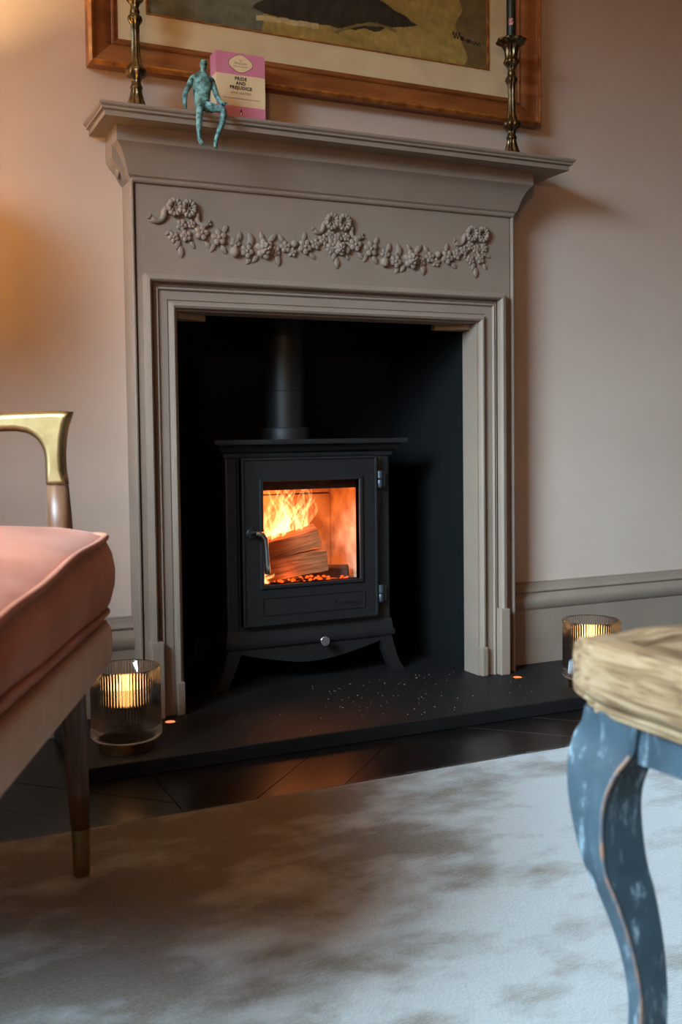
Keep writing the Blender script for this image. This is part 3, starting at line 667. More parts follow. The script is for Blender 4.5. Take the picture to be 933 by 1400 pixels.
def fire():
    def log(name, label, p0, p1, prof, tilt, mat='log'):
        a, b = Vector(p0), Vector(p1); d = b-a; L = d.length
        n = 9; rnd = random.Random(len(label)); bm = bmesh.new(); rings = []
        for i in range(n+1):
            q = i/n; wob = [1+.05*rnd.uniform(-1, 1) for _ in prof]
            rings.append([(q*L+ (rnd.uniform(-.003, .003) if i in (0, n) else 0), y*wob[k]+.002*math.sin(q*5), z*wob[k]) for k, (y, z) in enumerate(prof)])
        loft(bm, rings)
        o = obj(name, bm, mat, None); o.location = p0
        x = d.normalized(); zz = Vector((0, 0, 1)); y = zz.cross(x).normalized(); zz = x.cross(y)
        R = Matrix((x, y, zz)).transposed() @ Matrix.Rotation(tilt, 3, 'X'); o.rotation_euler = R.to_euler()
        tag(o, label, 'log', 'split logs burning inside the stove'); return o
    log('firewood_log', 'upper split log lying at a slant across the fire', (-.119, .176, .330), (.078, .160, .376), [(-.03, -.022), (.028, -.024), (.034, .004), (.006, .028), (-.026, .022)], .15)
    log('firewood_log', 'lower split log resting on the embers under the slanted one', (-.119, .150, .2885), (.094, .150, .3135), [(-.026, -.024), (.03, -.026), (.033, .014), (.002, .030), (-.026, .024)], -.05)
    log('firewood_log', 'charred dark log at the bottom front of the fire', (.055, .245, .2775), (.172, .170, .279), [(-.015, -.0145), (.015, -.0145), (.018, .006), (.0, .016), (-.017, .010)], .05, 'log_bark')
    rnd = random.Random(5)
    bm = bmesh.new()
    for k in range(75):
        x = rnd.uniform(-.118, .165); y = rnd.uniform(.114, .19); s = rnd.uniform(.002, .0065)
        m = Matrix.Translation((x, y, .2625+s*.5+rnd.uniform(0, .006))) @ Matrix.Rotation(rnd.uniform(0, 3), 4, 'Z') @ Matrix.Diagonal((s, s*.8, s*.6, 1))
        bmesh.ops.create_icosphere(bm, subdivisions=1, radius=1, matrix=m)
    o = obj('embers', bm, 'ember'); o['kind'] = 'stuff'; tag(o, 'glowing orange embers scattered on the stove floor', 'embers')
    bm = bmesh.new()
    for k in range(260):
        x = rnd.uniform(-.12, .18); y = rnd.uniform(.113, .30); s = rnd.uniform(.005, .014)
        m = Matrix.Translation((x, y, .2625)) @ Matrix.Rotation(rnd.uniform(0, 3), 4, 'Z') @ Matrix.Diagonal((s, s*.8, s*.45, 1))
        bmesh.ops.create_icosphere(bm, subdivisions=1, radius=1, matrix=m)
    o = obj('charcoal', bm, 'log_bark'); o['kind'] = 'stuff'; tag(o, 'charred wood crumbs and ash on the stove floor', 'ash')
    # flames: curling tapered tongues with real thickness
    bm = bmesh.new(); heat = bm.verts.layers.float.new('fire_amount')
    def tongue(x, y, z, h, w, lean, ph, hot):
        n, seg = 18, 8; rings = []
        for i in range(n+1):
            q = i/n
            cx = x+lean*q**1.3+.014*math.sin(q*7.5+ph)*(.25+q); cy = y+.008*math.cos(q*4+ph)*q; cz = z+h*q
            r = w*(math.sin(PI*min(1, q*.85+.16))**1.2)*(1-q*.45)+.0006
            ring = []
            for k in range(seg):
                a = 2*PI*k/seg
                v = bm.verts.new((cx+r*math.cos(a), cy+r*.35*math.sin(a), cz+.004*math.sin(a*2+ph)))
                e = abs(math.cos(a))
                v[heat] = hot*(1-q)**.7*(.45+.75*(1-e*e*.8))*min(1, q*6+.3)
                ring.append(v)
            rings.append(ring)
        for a, b in zip(rings, rings[1:]):
            for k in range(seg): bm.faces.new((a[k], a[(k+1) % seg], b[(k+1) % seg], b[k]))
    for k in range(70):
        x = rnd.triangular(-.116, .078, .01); q = (x+.112)/.184
        zb = .330+.046*q+.014; big = k < 14
        tongue(x, rnd.uniform(.150, .215), zb-rnd.uniform(.005, .03), rnd.uniform(.05, .165)*(1 if q > .3 else .8), rnd.uniform(.012, .022) if big else rnd.uniform(.003, .0085), rnd.uniform(-.015, .045), rnd.uniform(0, 6), rnd.uniform(.18, .35) if big else rnd.uniform(.5, 1.3))
    for k in range(7):
        tongue(rnd.uniform(-.112, -.06), rnd.uniform(.115, .135), .266, rnd.uniform(.02, .04), rnd.uniform(.004, .009), rnd.uniform(-.01, .01), rnd.uniform(0, 6), 1.2)
    o = obj('flames', bm, 'flame', smooth='all'); o['kind'] = 'stuff'; tag(o, 'yellow orange flames rising above the logs in the stove', 'flames')
    for loc, pw in (((-.02, .215, .45), 1.2), ((.125, .19, .38), .5), ((.02, .118, .40), .12), ((-.01, .1165, .285), .22)):
        ld = bpy.data.lights.new('fire_light', 'POINT'); ld.energy = pw; ld.color = (1, .28, .06); ld.shadow_soft_size = .04
        lo = bpy.data.objects.new('fire_light', ld); C.objects.link(lo); lo.location = loc
fire()

# ================================================================== GLASS LAMPS AND FLOOR SPOTS
def glass_lamp(x, y, label):
    t = thing('glass_lamp', label, 'lamp', (x, y, HZ), 0, 'ribbed glass lamps on the hearth')
    R = .0665
    bm = bmesh.new(); lathe(bm, [(.050, 0), (.053, .0015), (.053, .020), (.050, .0225)], 40); obj('base', bm, 'gold', t, smooth=True)
    def rib(prof):
        bm = bmesh.new(); n = 72*6; rings = []
        for r, z, k in prof:
            ring = []
            for i in range(n):
                a = 2*PI*i/n; q = r+k*.0020*(abs(math.cos(36*a))-.6) if r > .001 else r+.0005
                ring.append((q*math.cos(a), q*math.sin(a), z))
            rings.append(ring)
        loft(bm, rings); return bm
    bm = rib([(.052, .0225, 0), (R-.004, .0235, .3), (R, .028, 1), (R+.0005, .040, 1), (R-.001, .0415, 1), (R-.001, .150, 1), (R, .156, .8), (R-.0012, .158, 0), (R-.0035, .156, 0), (R-.0040, .046, 0), (.01, .0445, 0)])
    obj('glass_shade', bm, 'ribbed', t, smooth='all')
    bm = bmesh.new(); lathe(bm, [(.0, .0450), (.026, .0452), (.026, .050), (.012, .053), (.011, .075), (.013, .078), (.013, .0815), (.0, .082)], 24); obj('bulb_holder', bm, 'wire', t, smooth=True)
    bm = bmesh.new(); lathe(bm, [(.006, .0818), (.0125, .086), (.014, .096), (.014, .122), (.011, .131), (.004, .135), (.0005, .1355)], 20); obj('bulb', bm, 'bulb', t, smooth='all')
    return t
glass_lamp(-.5030, -.2580, 'lit ribbed glass lamp on the hearth beside the pink chair')
glass_lamp(.5850, -.2810, 'lit ribbed glass lamp on the hearth behind the blue legged table')
def spot(x, y, label):
    t = thing('floor_spotlight', label, 'spotlight', (x, y, HZ), 0, 'small uplights sunk in the hearth')
    bm = bmesh.new(); lathe(bm, [(.0165, -.001), (.0165, .0010), (.0145, .0018), (.0105, .0006), (.0105, -.001)], 24); obj('trim_ring', bm, 'gold', t, smooth=True)
    bm = bmesh.new(); lathe(bm, [(.0103, -.001), (.0103, .0004), (.006, .0010), (.0005, .0012)], 20); obj('lens', bm, 'spot_glow', t, smooth='all')
spot(-.3791, -.1179, 'small glowing uplight in the hearth beside the lamp near the chair')
spot(.4861, -.1243, 'small glowing uplight in the hearth at the right jamb foot')
def specks():
    rnd = random.Random(21); bm = bmesh.new()
    for k in range(110):
        x = rnd.gauss(.12, .2); y = rnd.uniform(-.32, .04)
        if not -.35 < x < .78: continue
        s = rnd.uniform(.0004, .0013)
        bmesh.ops.create_icosphere(bm, subdivisions=1, radius=1, matrix=Matrix.Translation((x, y, HZ+s*.4)) @ Matrix.Diagonal((s, s, s*.7, 1)))
    o = obj('ash_specks', bm, 'ash'); o['kind'] = 'stuff'; tag(o, 'pale ash specks scattered on the dark hearth before the stove', 'ash')
specks()

# ================================================================== MANTEL OBJECTS
ST = 1.28
def candlestick(x, y, label, clabel, flowers):
    t = thing('candlestick', label, 'candlestick', (x, y, ST), 0, 'brass candlesticks on the mantel')
    px = 1/570.7
    z0 = .0268
    def Y(v): return z0+(206-v)*px
    prof = [(.0, .0, 0), (.047, 0, .5), (.047, .003, .5), (.041, .007, .8), (.030, .010, 1), (.021, .015, 1)]
    prof += [(r*px, Y(v), w) for r, v, w in ((9.6, 206, 1), (7.4, 199, 1), (6, 191.5, .8), (7.2, 190, 0), (7.4, 188.5, 0), (6.2, 186.5, 0), (5.2, 182, .7), (6.2, 178.5, 1), (11.2, 175, .8), (12.8, 172, .5), (12.4, 169, .5), (9.6, 166, .6), (7, 162, 1),
             (5.4, 155, 1.2), (4.6, 142, 1.3), (4.3, 130, 1.3), (4.9, 117, 1.2), (6.8, 114, .8), (8.6, 111, .4), (8.3, 108, .3), (5.6, 105.5, 0), (5.2, 104, 0), (5.9, 102, 0), (5, 99.5, 0), (4.5, 97.5, .5), (5.8, 92.5, .8), (8.4, 90, .8), (10.8, 87, .5), (10.6, 84.5, .4), (8, 81.5, .6),
             (7.9, 78, 1.2), (9, 70, 1.3), (11.5, 65, 1.3), (14, 63, 1), (19.5, 60.5, .6), (20.8, 58.5, .55), (20.5, 57, .55), (14, 56.2, .3), (9, 56.5, 0), (7.4, 56, 0), (7.2, 53.5, 0), (0.3, 53.5, 0))]
    bm = bmesh.new(); lathe(bm, [(max(r, .0004), z) for r, z, w in prof], 48, lobes=8, amp=.12, lobe_w=[w for *_, w in prof])
    obj('stem', bm, 'antique', t, smooth='all')
    c = thing('taper_candle', clabel, 'candle', (x, y, ST+Y(54.5)), 0, 'dark green candles')
    bm = bmesh.new(); lathe(bm, [(.0112, 0), (.0114, .004), (.0108, .16), (.0102, .21), (.006, .2135), (.0005, .214)], 24); obj('wax', bm, 'candle', c, smooth=True)
    bm = bmesh.new(); tube(bm, [(0, 0, .213), (.0004, 0, .219), (.0012, 0, .224)], .0008, 6); obj('wick', bm, 'ink', c)
    for a, z in flowers:
        bm = bmesh.new()
        for k in range(7):
            b = 2*PI*k/6; r = .0 if k == 6 else .0042
            u, w = a+r*math.cos(b)/.0112, z+r*math.sin(b)*1.3
            m = Matrix.Translation((.0111*math.cos(u), .0111*math.sin(u), w)) @ Matrix.Rotation(u, 4, 'Z') @ Matrix.Diagonal((.0012, .0036, .0042, 1))
            bmesh.ops.create_uvsphere(bm, u_segments=8, v_segments=5, radius=1, matrix=m)
        obj('painted_rose', bm, 'flower_paint', c, smooth='all')
candlestick(-.4143, -.085, 'antique brass fluted candlestick on the mantel by the seated figure', 'dark green candle in the candlestick near the seated figure', [(-2.2, .06), (-1.4, .13)])
candlestick(.5018, -.085, 'antique brass fluted candlestick at the bare end of the mantel', 'dark green candle with pink roses at the bare mantel end', [(-2.25, .0365), (-1.2, .10), (-2.6, .15)])

def book():
    x0, x1, ya, yb, h = -.2418, -.1314, -.080, -.041, .1605
    t = thing('paperback_book', 'pink and cream paperback novel standing upright behind the seated figure', 'book', ((x0+x1)/2, (ya+yb)/2, ST))
    W, D = x1-x0, yb-ya
    z1, z2 = .049, .1145
    for n, a, b, m in (('cover_band', .0, z1, 'pink'), ('cover_band', z1, z2, 'cream'), ('cover_band', z2, h, 'pink')):
        bm = bmesh.new(); c = .0009
        box(bm, -W/2, W/2, -D/2, -D/2+c, a, b); box(bm, -W/2, W/2, D/2-c, D/2, a, b); box(bm, -W/2, -W/2+c, -D/2+c, D/2-c, a, b)
        obj(n, bm, m, t)
    obj('pages', boxbm(-W/2+c, W/2-.0015, -D/2+c, D/2-c, .0, h-.0006), 'paper', t)
    F = -D/2
    def put(name, body, size, z, mat, bold=.0, x=0, sp=1.0):
        me = text_mesh(body, size, .0002, bold, sp); me.transform(Matrix.Translation((x, F-.0001, z)) @ Matrix.Rotation(PI/2, 4, 'X')); obj(name, me, mat, t)
    put('title', 'PRIDE', .0095, .1065, 'ink', .0004, 0, 1.12); put('title', 'AND', .0095, .0970, 'ink', .0004, 0, 1.12); put('title', 'PREJUDICE', .0095, .0875, 'ink', .0004, 0, 1.12)
    put('author', 'JANE AUSTEN', .0068, .0765, 'ink_soft', 0, 0, 1.1)
    bm = bmesh.new(); xx = -.040; rb = random.Random(8)
    while xx < .040:
        w_ = rb.uniform(.0012, .004); box(bm, xx, xx+w_, F-.0003, F, .0642, .0656); xx += w_+.0008
    obj('fine_print', bm, 'ink_soft', t)
    # badge: oval with side bulges
    def oval(s): 
        return [(.0268*math.cos(a)*(1+.055*math.cos(4*a))*s, .0180*math.sin(a)*(1+.055*math.cos(4*a))*s) for a in [2*PI*k/48 for k in range(48)]]
    for n, s, y, m in (('badge_outline', 1.0, .00022, 'ink'), ('badge', .955, .0004, 'cream')):
        bm = bmesh.new(); prism(bm, oval(s), lambda p: (p[0], F, .1385+p[1]), lambda p: (p[0], F-y, .1385+p[1])); obj(n, bm, m, t)
    me = text_mesh('THE', .0042, .0001); me.transform(Matrix.Translation((0, F-.00045, .1450)) @ Matrix.Rotation(PI/2, 4, 'X')); obj('badge_lettering', me, 'ink_soft', t)
    me = text_mesh('PENGUIN', .0066, .0001); me.transform(Matrix.Translation((0, F-.00045, .1385)) @ Matrix.Rotation(PI/2, 4, 'X')); obj('badge_lettering', me, 'ink_soft', t)
    me = text_mesh('ENGLISH LIBRARY', .0042, .0001); me.transform(Matrix.Translation((0, F-.00045, .1322)) @ Matrix.Rotation(PI/2, 4, 'X')); obj('badge_lettering', me, 'ink_soft', t)
    # small bird mark
    body = [(-.0012, 0), (.0010, -.0005), (.0028, .002), (.0022, .0058), (.0012, .009), (.0013, .0112), (.0, .0126), (-.0030, .0118), (-.0012, .0108), (-.0016, .0085), (-.0032, .0052), (-.0044, .0022), (-.0026, .0040)]
    bm = bmesh.new(); prism(bm, body, lambda p: (p[0], F, .0300+p[1]), lambda p: (p[0], F-.0003, .0300+p[1])); obj('bird_mark', bm, 'ink', t)
    bm = bmesh.new(); prism(bm, [(-.0012, .0006), (.0008, .0006), (.0014, .003), (.0006, .0066), (-.0012, .0062), (-.0018, .003)], lambda p: (p[0]-.0003, F-.0002, .0300+p[1]), lambda p: (p[0]-.0003, F-.0005, .0300+p[1])); obj('bird_mark', bm, 'paper', t)
book()

def figurine():
    """seated bronze figure on the shelf edge"""
    J = {  # joint: (x, y, z, rx, ry)
        'pelvis': (-.2958, -.146, 1.2945, 0.0187, 0.0144), 'waist': (-.2939, -.141, 1.3116, 0.0169, 0.0125), 'chest': (-.2912, -.138, 1.3400, 0.0228, 0.0146), 'collar': (-.2902, -.138, 1.3585, 0.0156, 0.0096),
        'neck': (-.2891, -.140, 1.3695, .0046, .0048), 'chin': (-.2890, -.1425, 1.3760, .0062, .0064), 'head': (-.2888, -.1425, 1.3850, .0078, .0086), 'crown': (-.2886, -.141, 1.3930, .0066, .0074),
        'shl': (-.3105, -.138, 1.3560, .0066, .0066), 'ell': (-.3268, -.134, 1.3226, .0054, .0054), 'wrl': (-.3285, -.138, 1.3000, .0040, .0040), 'hal': (-.3276, -.140, 1.2895, .0044, .0034),
        'shr': (-.2700, -.138, 1.3545, .0066, .0066), 'elr': (-.2635, -.148, 1.3200, .0052, .0052), 'wrr': (-.2600, -.170, 1.3000, .0040, .0040), 'har': (-.2585, -.178, 1.2965, .0044, .0034),
        'hil': (-.3040, -.154, 1.2930, .0098, .0098), 'knl': (-.3110, -.184, 1.2850, .0074, .0074), 'cal': (-.3140, -.1865, 1.2600, .0066, .0066), 'anl': (-.3155, -.1855, 1.2230, .0040, .0040), 'hel': (-.3134, -.1845, 1.2178, .0044, .0044), 'tol': (-.3108, -.196, 1.2060, .0046, .0030),
        'hir': (-.2895, -.154, 1.2930, .0098, .0098), 'knr': (-.2605, -.184, 1.2850, .0074, .0074), 'car': (-.2650, -.1865, 1.2600, .0066, .0066), 'anr': (-.2785, -.1865, 1.2250, .0040, .0040), 'her': (-.2800, -.1855, 1.2183, .0044, .0044), 'tor': (-.2840, -.197, 1.2010, .0046, .0030)}
    E = [('pelvis', 'waist'), ('waist', 'chest'), ('chest', 'collar'), ('collar', 'neck'), ('neck', 'chin'), ('chin', 'head'), ('head', 'crown'), ('collar', 'shl'), ('shl', 'ell'), ('ell', 'wrl'), ('wrl', 'hal'),
         ('collar', 'shr'), ('shr', 'elr'), ('elr', 'wrr'), ('wrr', 'har'), ('pelvis', 'hil'), ('hil', 'knl'), ('knl', 'cal'), ('cal', 'anl'), ('anl', 'hel'), ('hel', 'tol'), ('pelvis', 'hir'), ('hir', 'knr'), ('knr', 'car'), ('car', 'anr'), ('anr', 'her'), ('her', 'tor')]
    O = Vector((-.295, -.146, ST)); names = list(J)
    extra = []; ex_e = []
    # fingers: short chains on each hand
    K = 1.0
    verts = [Vector(J[n][:3])-O for n in names]; rad = [(J[n][3]*1.08, J[n][4]*1.08) for n in names]; edges = [(names.index(a), names.index(b)) for a, b in E]
    me = bpy.data.meshes.new('figure'); me.from_pydata([v*10 for v in verts], edges, [])
    o = bpy.data.objects.new('figure_tmp', me); C.objects.link(o)
    md = o.modifiers.new('skin', 'SKIN'); md.use_smooth_shade = True; md.branch_smoothing = .3
    for i, sv in enumerate(me.skin_vertices[0].data):
        sv.radius = (rad[i][0]*10, rad[i][1]*10); sv.use_root = (i == 0)
    o.modifiers.new('sub', 'SUBSURF').levels = 2; o.modifiers['sub'].render_levels = 2
    dg = bpy.context.evaluated_depsgraph_get(); body = bpy.data.meshes.new_from_object(o.evaluated_get(dg))
    bpy.data.objects.remove(o)
    body.transform(Matrix.Scale(.1, 4))
    bm = bmesh.new(); bm.from_mesh(body)
    # rugged cast surface
    rnd = random.Random(2)
    for v in bm.verts: v.co += Vector((rnd.uniform(-1, 1), rnd.uniform(-1, 1), rnd.uniform(-1, 1)))*.00035
    def fg(pts, r): tube(bm, [Vector(p)-O for p in pts], r, 6)
    def rel(j, *pts): return [(J[j][0]+a, J[j][1]+b, J[j][2]+c) for a, b, c in pts]
    for k in range(4):                           # right hand over the knee
        q = .0024*(k-1.5); fg(rel('har', (q*.8, -.002, .001), (q, -.0085, .0002), (q*1.1, -.0128, -.0055-.0006*abs(k-1.5))), [.0014, .0013, .0010])
    fg(rel('har', (-.003, .001, 0), (-.0066, -.004, -.001), (-.0072, -.008, -.004)), [.0015, .0013, .0010])
    for k in range(4):                           # left hand down on the shelf
        q = .0022*(k-1.5); fg(rel('hal', (q*.8, 0, -.002), (q, -.003, -.0060), (q*1.1, -.008, -.0082)), [.0014, .0013, .0010])
    fg(rel('hal', (.003, .001, -.001), (.0055, -.002, -.005), (.006, -.005, -.0078)), [.0015, .0013, .0010])
    # face: nose, brow, mouth, ears; toes
    fg(rel('head', (0, -.0076, .0018), (0, -.0100, -.0022), (0, -.0080, -.0036)), [.0008, .0013, .0009])
    fg(rel('head', (-.0045, -.0068, .0022), (0, -.0082, .0030), (.0045, -.0068, .0022)), [.0008, .0011, .0008])
    fg(rel('head', (-.0026, -.0066, -.0066), (0, -.0076, -.0064), (.0026, -.0066, -.0066)), [.0006, .0010, .0006])
    for sg in (-1, 1): sphere(bm, Vector(J['head'][:3])+Vector((sg*.0074, .0005, -.001))-O, .0010, .0018, .0030, 8, 6)
    for jn in ('tol', 'tor'):
        for k in range(5): fg(rel(jn, (-.0034+.0017*k, -.0005, -.0008), (-.0037+.00185*k, -.0038+.0003*k, -.0026)), [.0011, .0009])
    o = obj('figurine', bm, 'verdigris', smooth='all'); o.location = O
    tag(o, 'verdigris bronze figure of a seated man dangling his legs over the mantel', 'figurine')
figurine()

# ================================================================== PAINTING
def painting():
    ox0, ox1, oz0, oz1 = -.4985, .6240, 1.393, 2.28
    t = thing('framed_painting', 'large oil painting in a wide wooden frame hanging above the mantel', 'painting', ((ox0+ox1)/2, -.02, oz0))
    P = lambda n, bm, m, sm=False: obj(n, bm, m, t, smooth=sm, world=True)
    pr = [(0, .002), (0, .030), (.0015, .036), (.005, .040), (.009, .0385), (.0105, .034), (.012, .033), (.030, .030), (.046, .022), (.050, .0195), (.052, .0215), (.056, .0215), (.0575, .0185), (.060, .0175), (.064, .017), (.0655, .0125), (.0655, .002)]
    sides = [((ox0, oz0), (ox1, oz0), 'x'), ((ox1, oz0), (ox1, oz1), 'z'), ((ox1, oz1), (ox0, oz1), 'x'), ((ox0, oz1), (ox0, oz0), 'z')]
    def corner(i, s, d):
        return [(ox0+s, -d, oz0+s), (ox1-s, -d, oz0+s), (ox1-s, -d, oz1-s), (ox0+s, -d, oz1-s)][i % 4]
    for i in range(4):
        bm = bmesh.new()
        loft(bm, [[corner(i, s, d) for s, d in pr], [corner(i+1, s, d) for s, d in pr]])
        o = P('frame_rail', bm, 'frame' if i % 2 == 0 else 'frame', True)
        bm = bmesh.new(); e = [(-.0006, .030), (-.0006, .0362), (.005, .0412), (.0092, .0392), (.009, .0365), (.004, .036)]
        loft(bm, [[corner(i, s, d) for s, d in e], [corner(i+1, s, d) for s, d in e]])
        obj('gilt_edge', bm, 'frame_edge', o, smooth=True).matrix_parent_inverse = Matrix()
        o.children[0].data.transform(Matrix.Translation(-Vector(t.location)))
    a0, a1, b0, b1 = ox0+.062, ox1-.062, oz0+.058, oz1-.062
    c0, c1, d0, d1 = -.3735, .4830, 1.5165, 2.155
    bm = bmesh.new()
    for q in ((a0, c0, b0, b1), (c1, a1, b0, b1), (c0, c1, b0, d0), (c0, c1, d1, b1)): box(bm, q[0], q[1], -.0155, -.008, q[2], q[3])
    bmesh.ops.remove_doubles(bm, verts=bm.verts[:], dist=1e-5)
    P('mount', bm, 'cream_mat')
    bm = bmesh.new(); fp = [(0, .0155), (0, .0178), (.003, .0178), (.004, .010)]
    R = [[(c0+s, -d, d0+s), (c1-s, -d, d0+s), (c1-s, -d, d1-s), (c0+s, -d, d1-s)] for s, d in fp]
    VV = [[bm.verts.new(p) for p in r] for r in R]
    for a, b in zip(VV, VV[1:]):
        for k in range(4): bm.faces.new((a[k], a[(k+1) % 4], b[(k+1) % 4], b[k]))
    P('fillet', bm, 'frame_edge')
    # canvas painted as a colour layer: shore, water, dark hull, signature
    nx, nz = 300, 225; W_, H_ = c1-c0, d1-d0
    from mathutils import noise as mn
    def paint(u, v):       # u right, v up (metres)
        q = Vector((u*9, v*16, 0)); n1 = mn.noise(q); n2 = mn.noise(Vector((u*30+5, v*22, 2))); n3 = mn.noise(Vector((u*70, v*40, 7)))
        grey = (98+n2*12, 100+n2*12, 84+n2*10); ochre = (150+n1*16+n3*8, 128+n1*14+n3*8, 70+n1*10); brown = (104+n2*14, 88+n2*12, 56+n2*8); dark = (44+n3*14, 42+n3*12, 36+n3*8)
        edge = .155+.10*(u-.2)+n1*.03
        c = grey
        if v < .16+.22*u+.05*n1+.02*n2 and u > .26-.9*v*.2+n1*.05-.15*(v > .1): c = ochre
        if u > .78+n1*.04-.2*max(0, v-.12): c = brown
        if v > .06 and u < .30+.35*max(0, v-.12)+.07*n1+.02*n2: c = tuple(g_*(1.0+.06*n1) for g_ in grey)
        # hull
        h0 = .052+(u-.30)*.03+.30*max(0, u-.50)**1.5; hw = max(0, min(1, (u-.24)/.08))*max(0, min(1, (.66-u)/.12))
        if hw > 0 and h0-.012*hw+n2*.006 < v < h0+.075*hw+n2*.008: c = dark
        if .25 < u < .40 and abs(v-(h0-.016)+n2*.004) < .006: c = (176, 160, 118)
        if .44 < u < .60 and abs(v-(.03+.035*math.sin((u-.44)*14))) < .0035+n3*.002: c = (112, 100, 60)
        k4 = 1+.10*mn.noise(Vector((u*120, v*55, 3)))+.12*mn.noise(Vector((u*22-v*30, v*60+u*25, 9)))
        c = tuple(q_*k4 for q_ in c)
        return c
    verts = []; faces = []; cols = []
    for j in range(nz+1):
        for i in range(nx+1):
            u, v = W_*i/nx, H_*(j/nz)**1.6
            verts.append((c0+u, -.0112, d0+v)); cols.append(lin(tuple(max(0, min(255, x)) for x in paint(u, v))))
    for j in range(nz):
        for i in range(nx): a = j*(nx+1)+i; faces.append((a, a+1, a+nx+2, a+nx+1))
    k = len(verts); verts += [(c0, -.006, d0), (c1, -.006, d0), (c1, -.006, d1), (c0, -.006, d1)]; faces.append((k+3, k+2, k+1, k)); cols += [(.3, .3, .3, 1)]*4
    me = bpy.data.meshes.new('canvas'); me.from_pydata(verts, [], faces)
    at = me.color_attributes.new('paint', 'FLOAT_COLOR', 'POINT')
    at.data.foreach_set('color', [x for c in cols for x in c])
    cv = obj('canvas', me, 'oil', t, world=True)
    for x0_, w_, ph in ((.382, .022, 0), (.404, .010, 1.2), (.420, .014, 2.1), (.436, .026, .6)):
        bm = bmesh.new(); tube(bm, [(x0_+w_*k/14, -.0116, 1.590-(x0_-.38)*.22+(.009 if x0_ < .39 else .005)*math.sin(k*1.15+ph)) for k in range(15)], .0009, 5); P('signature_stroke', bm, 'ink')
painting()

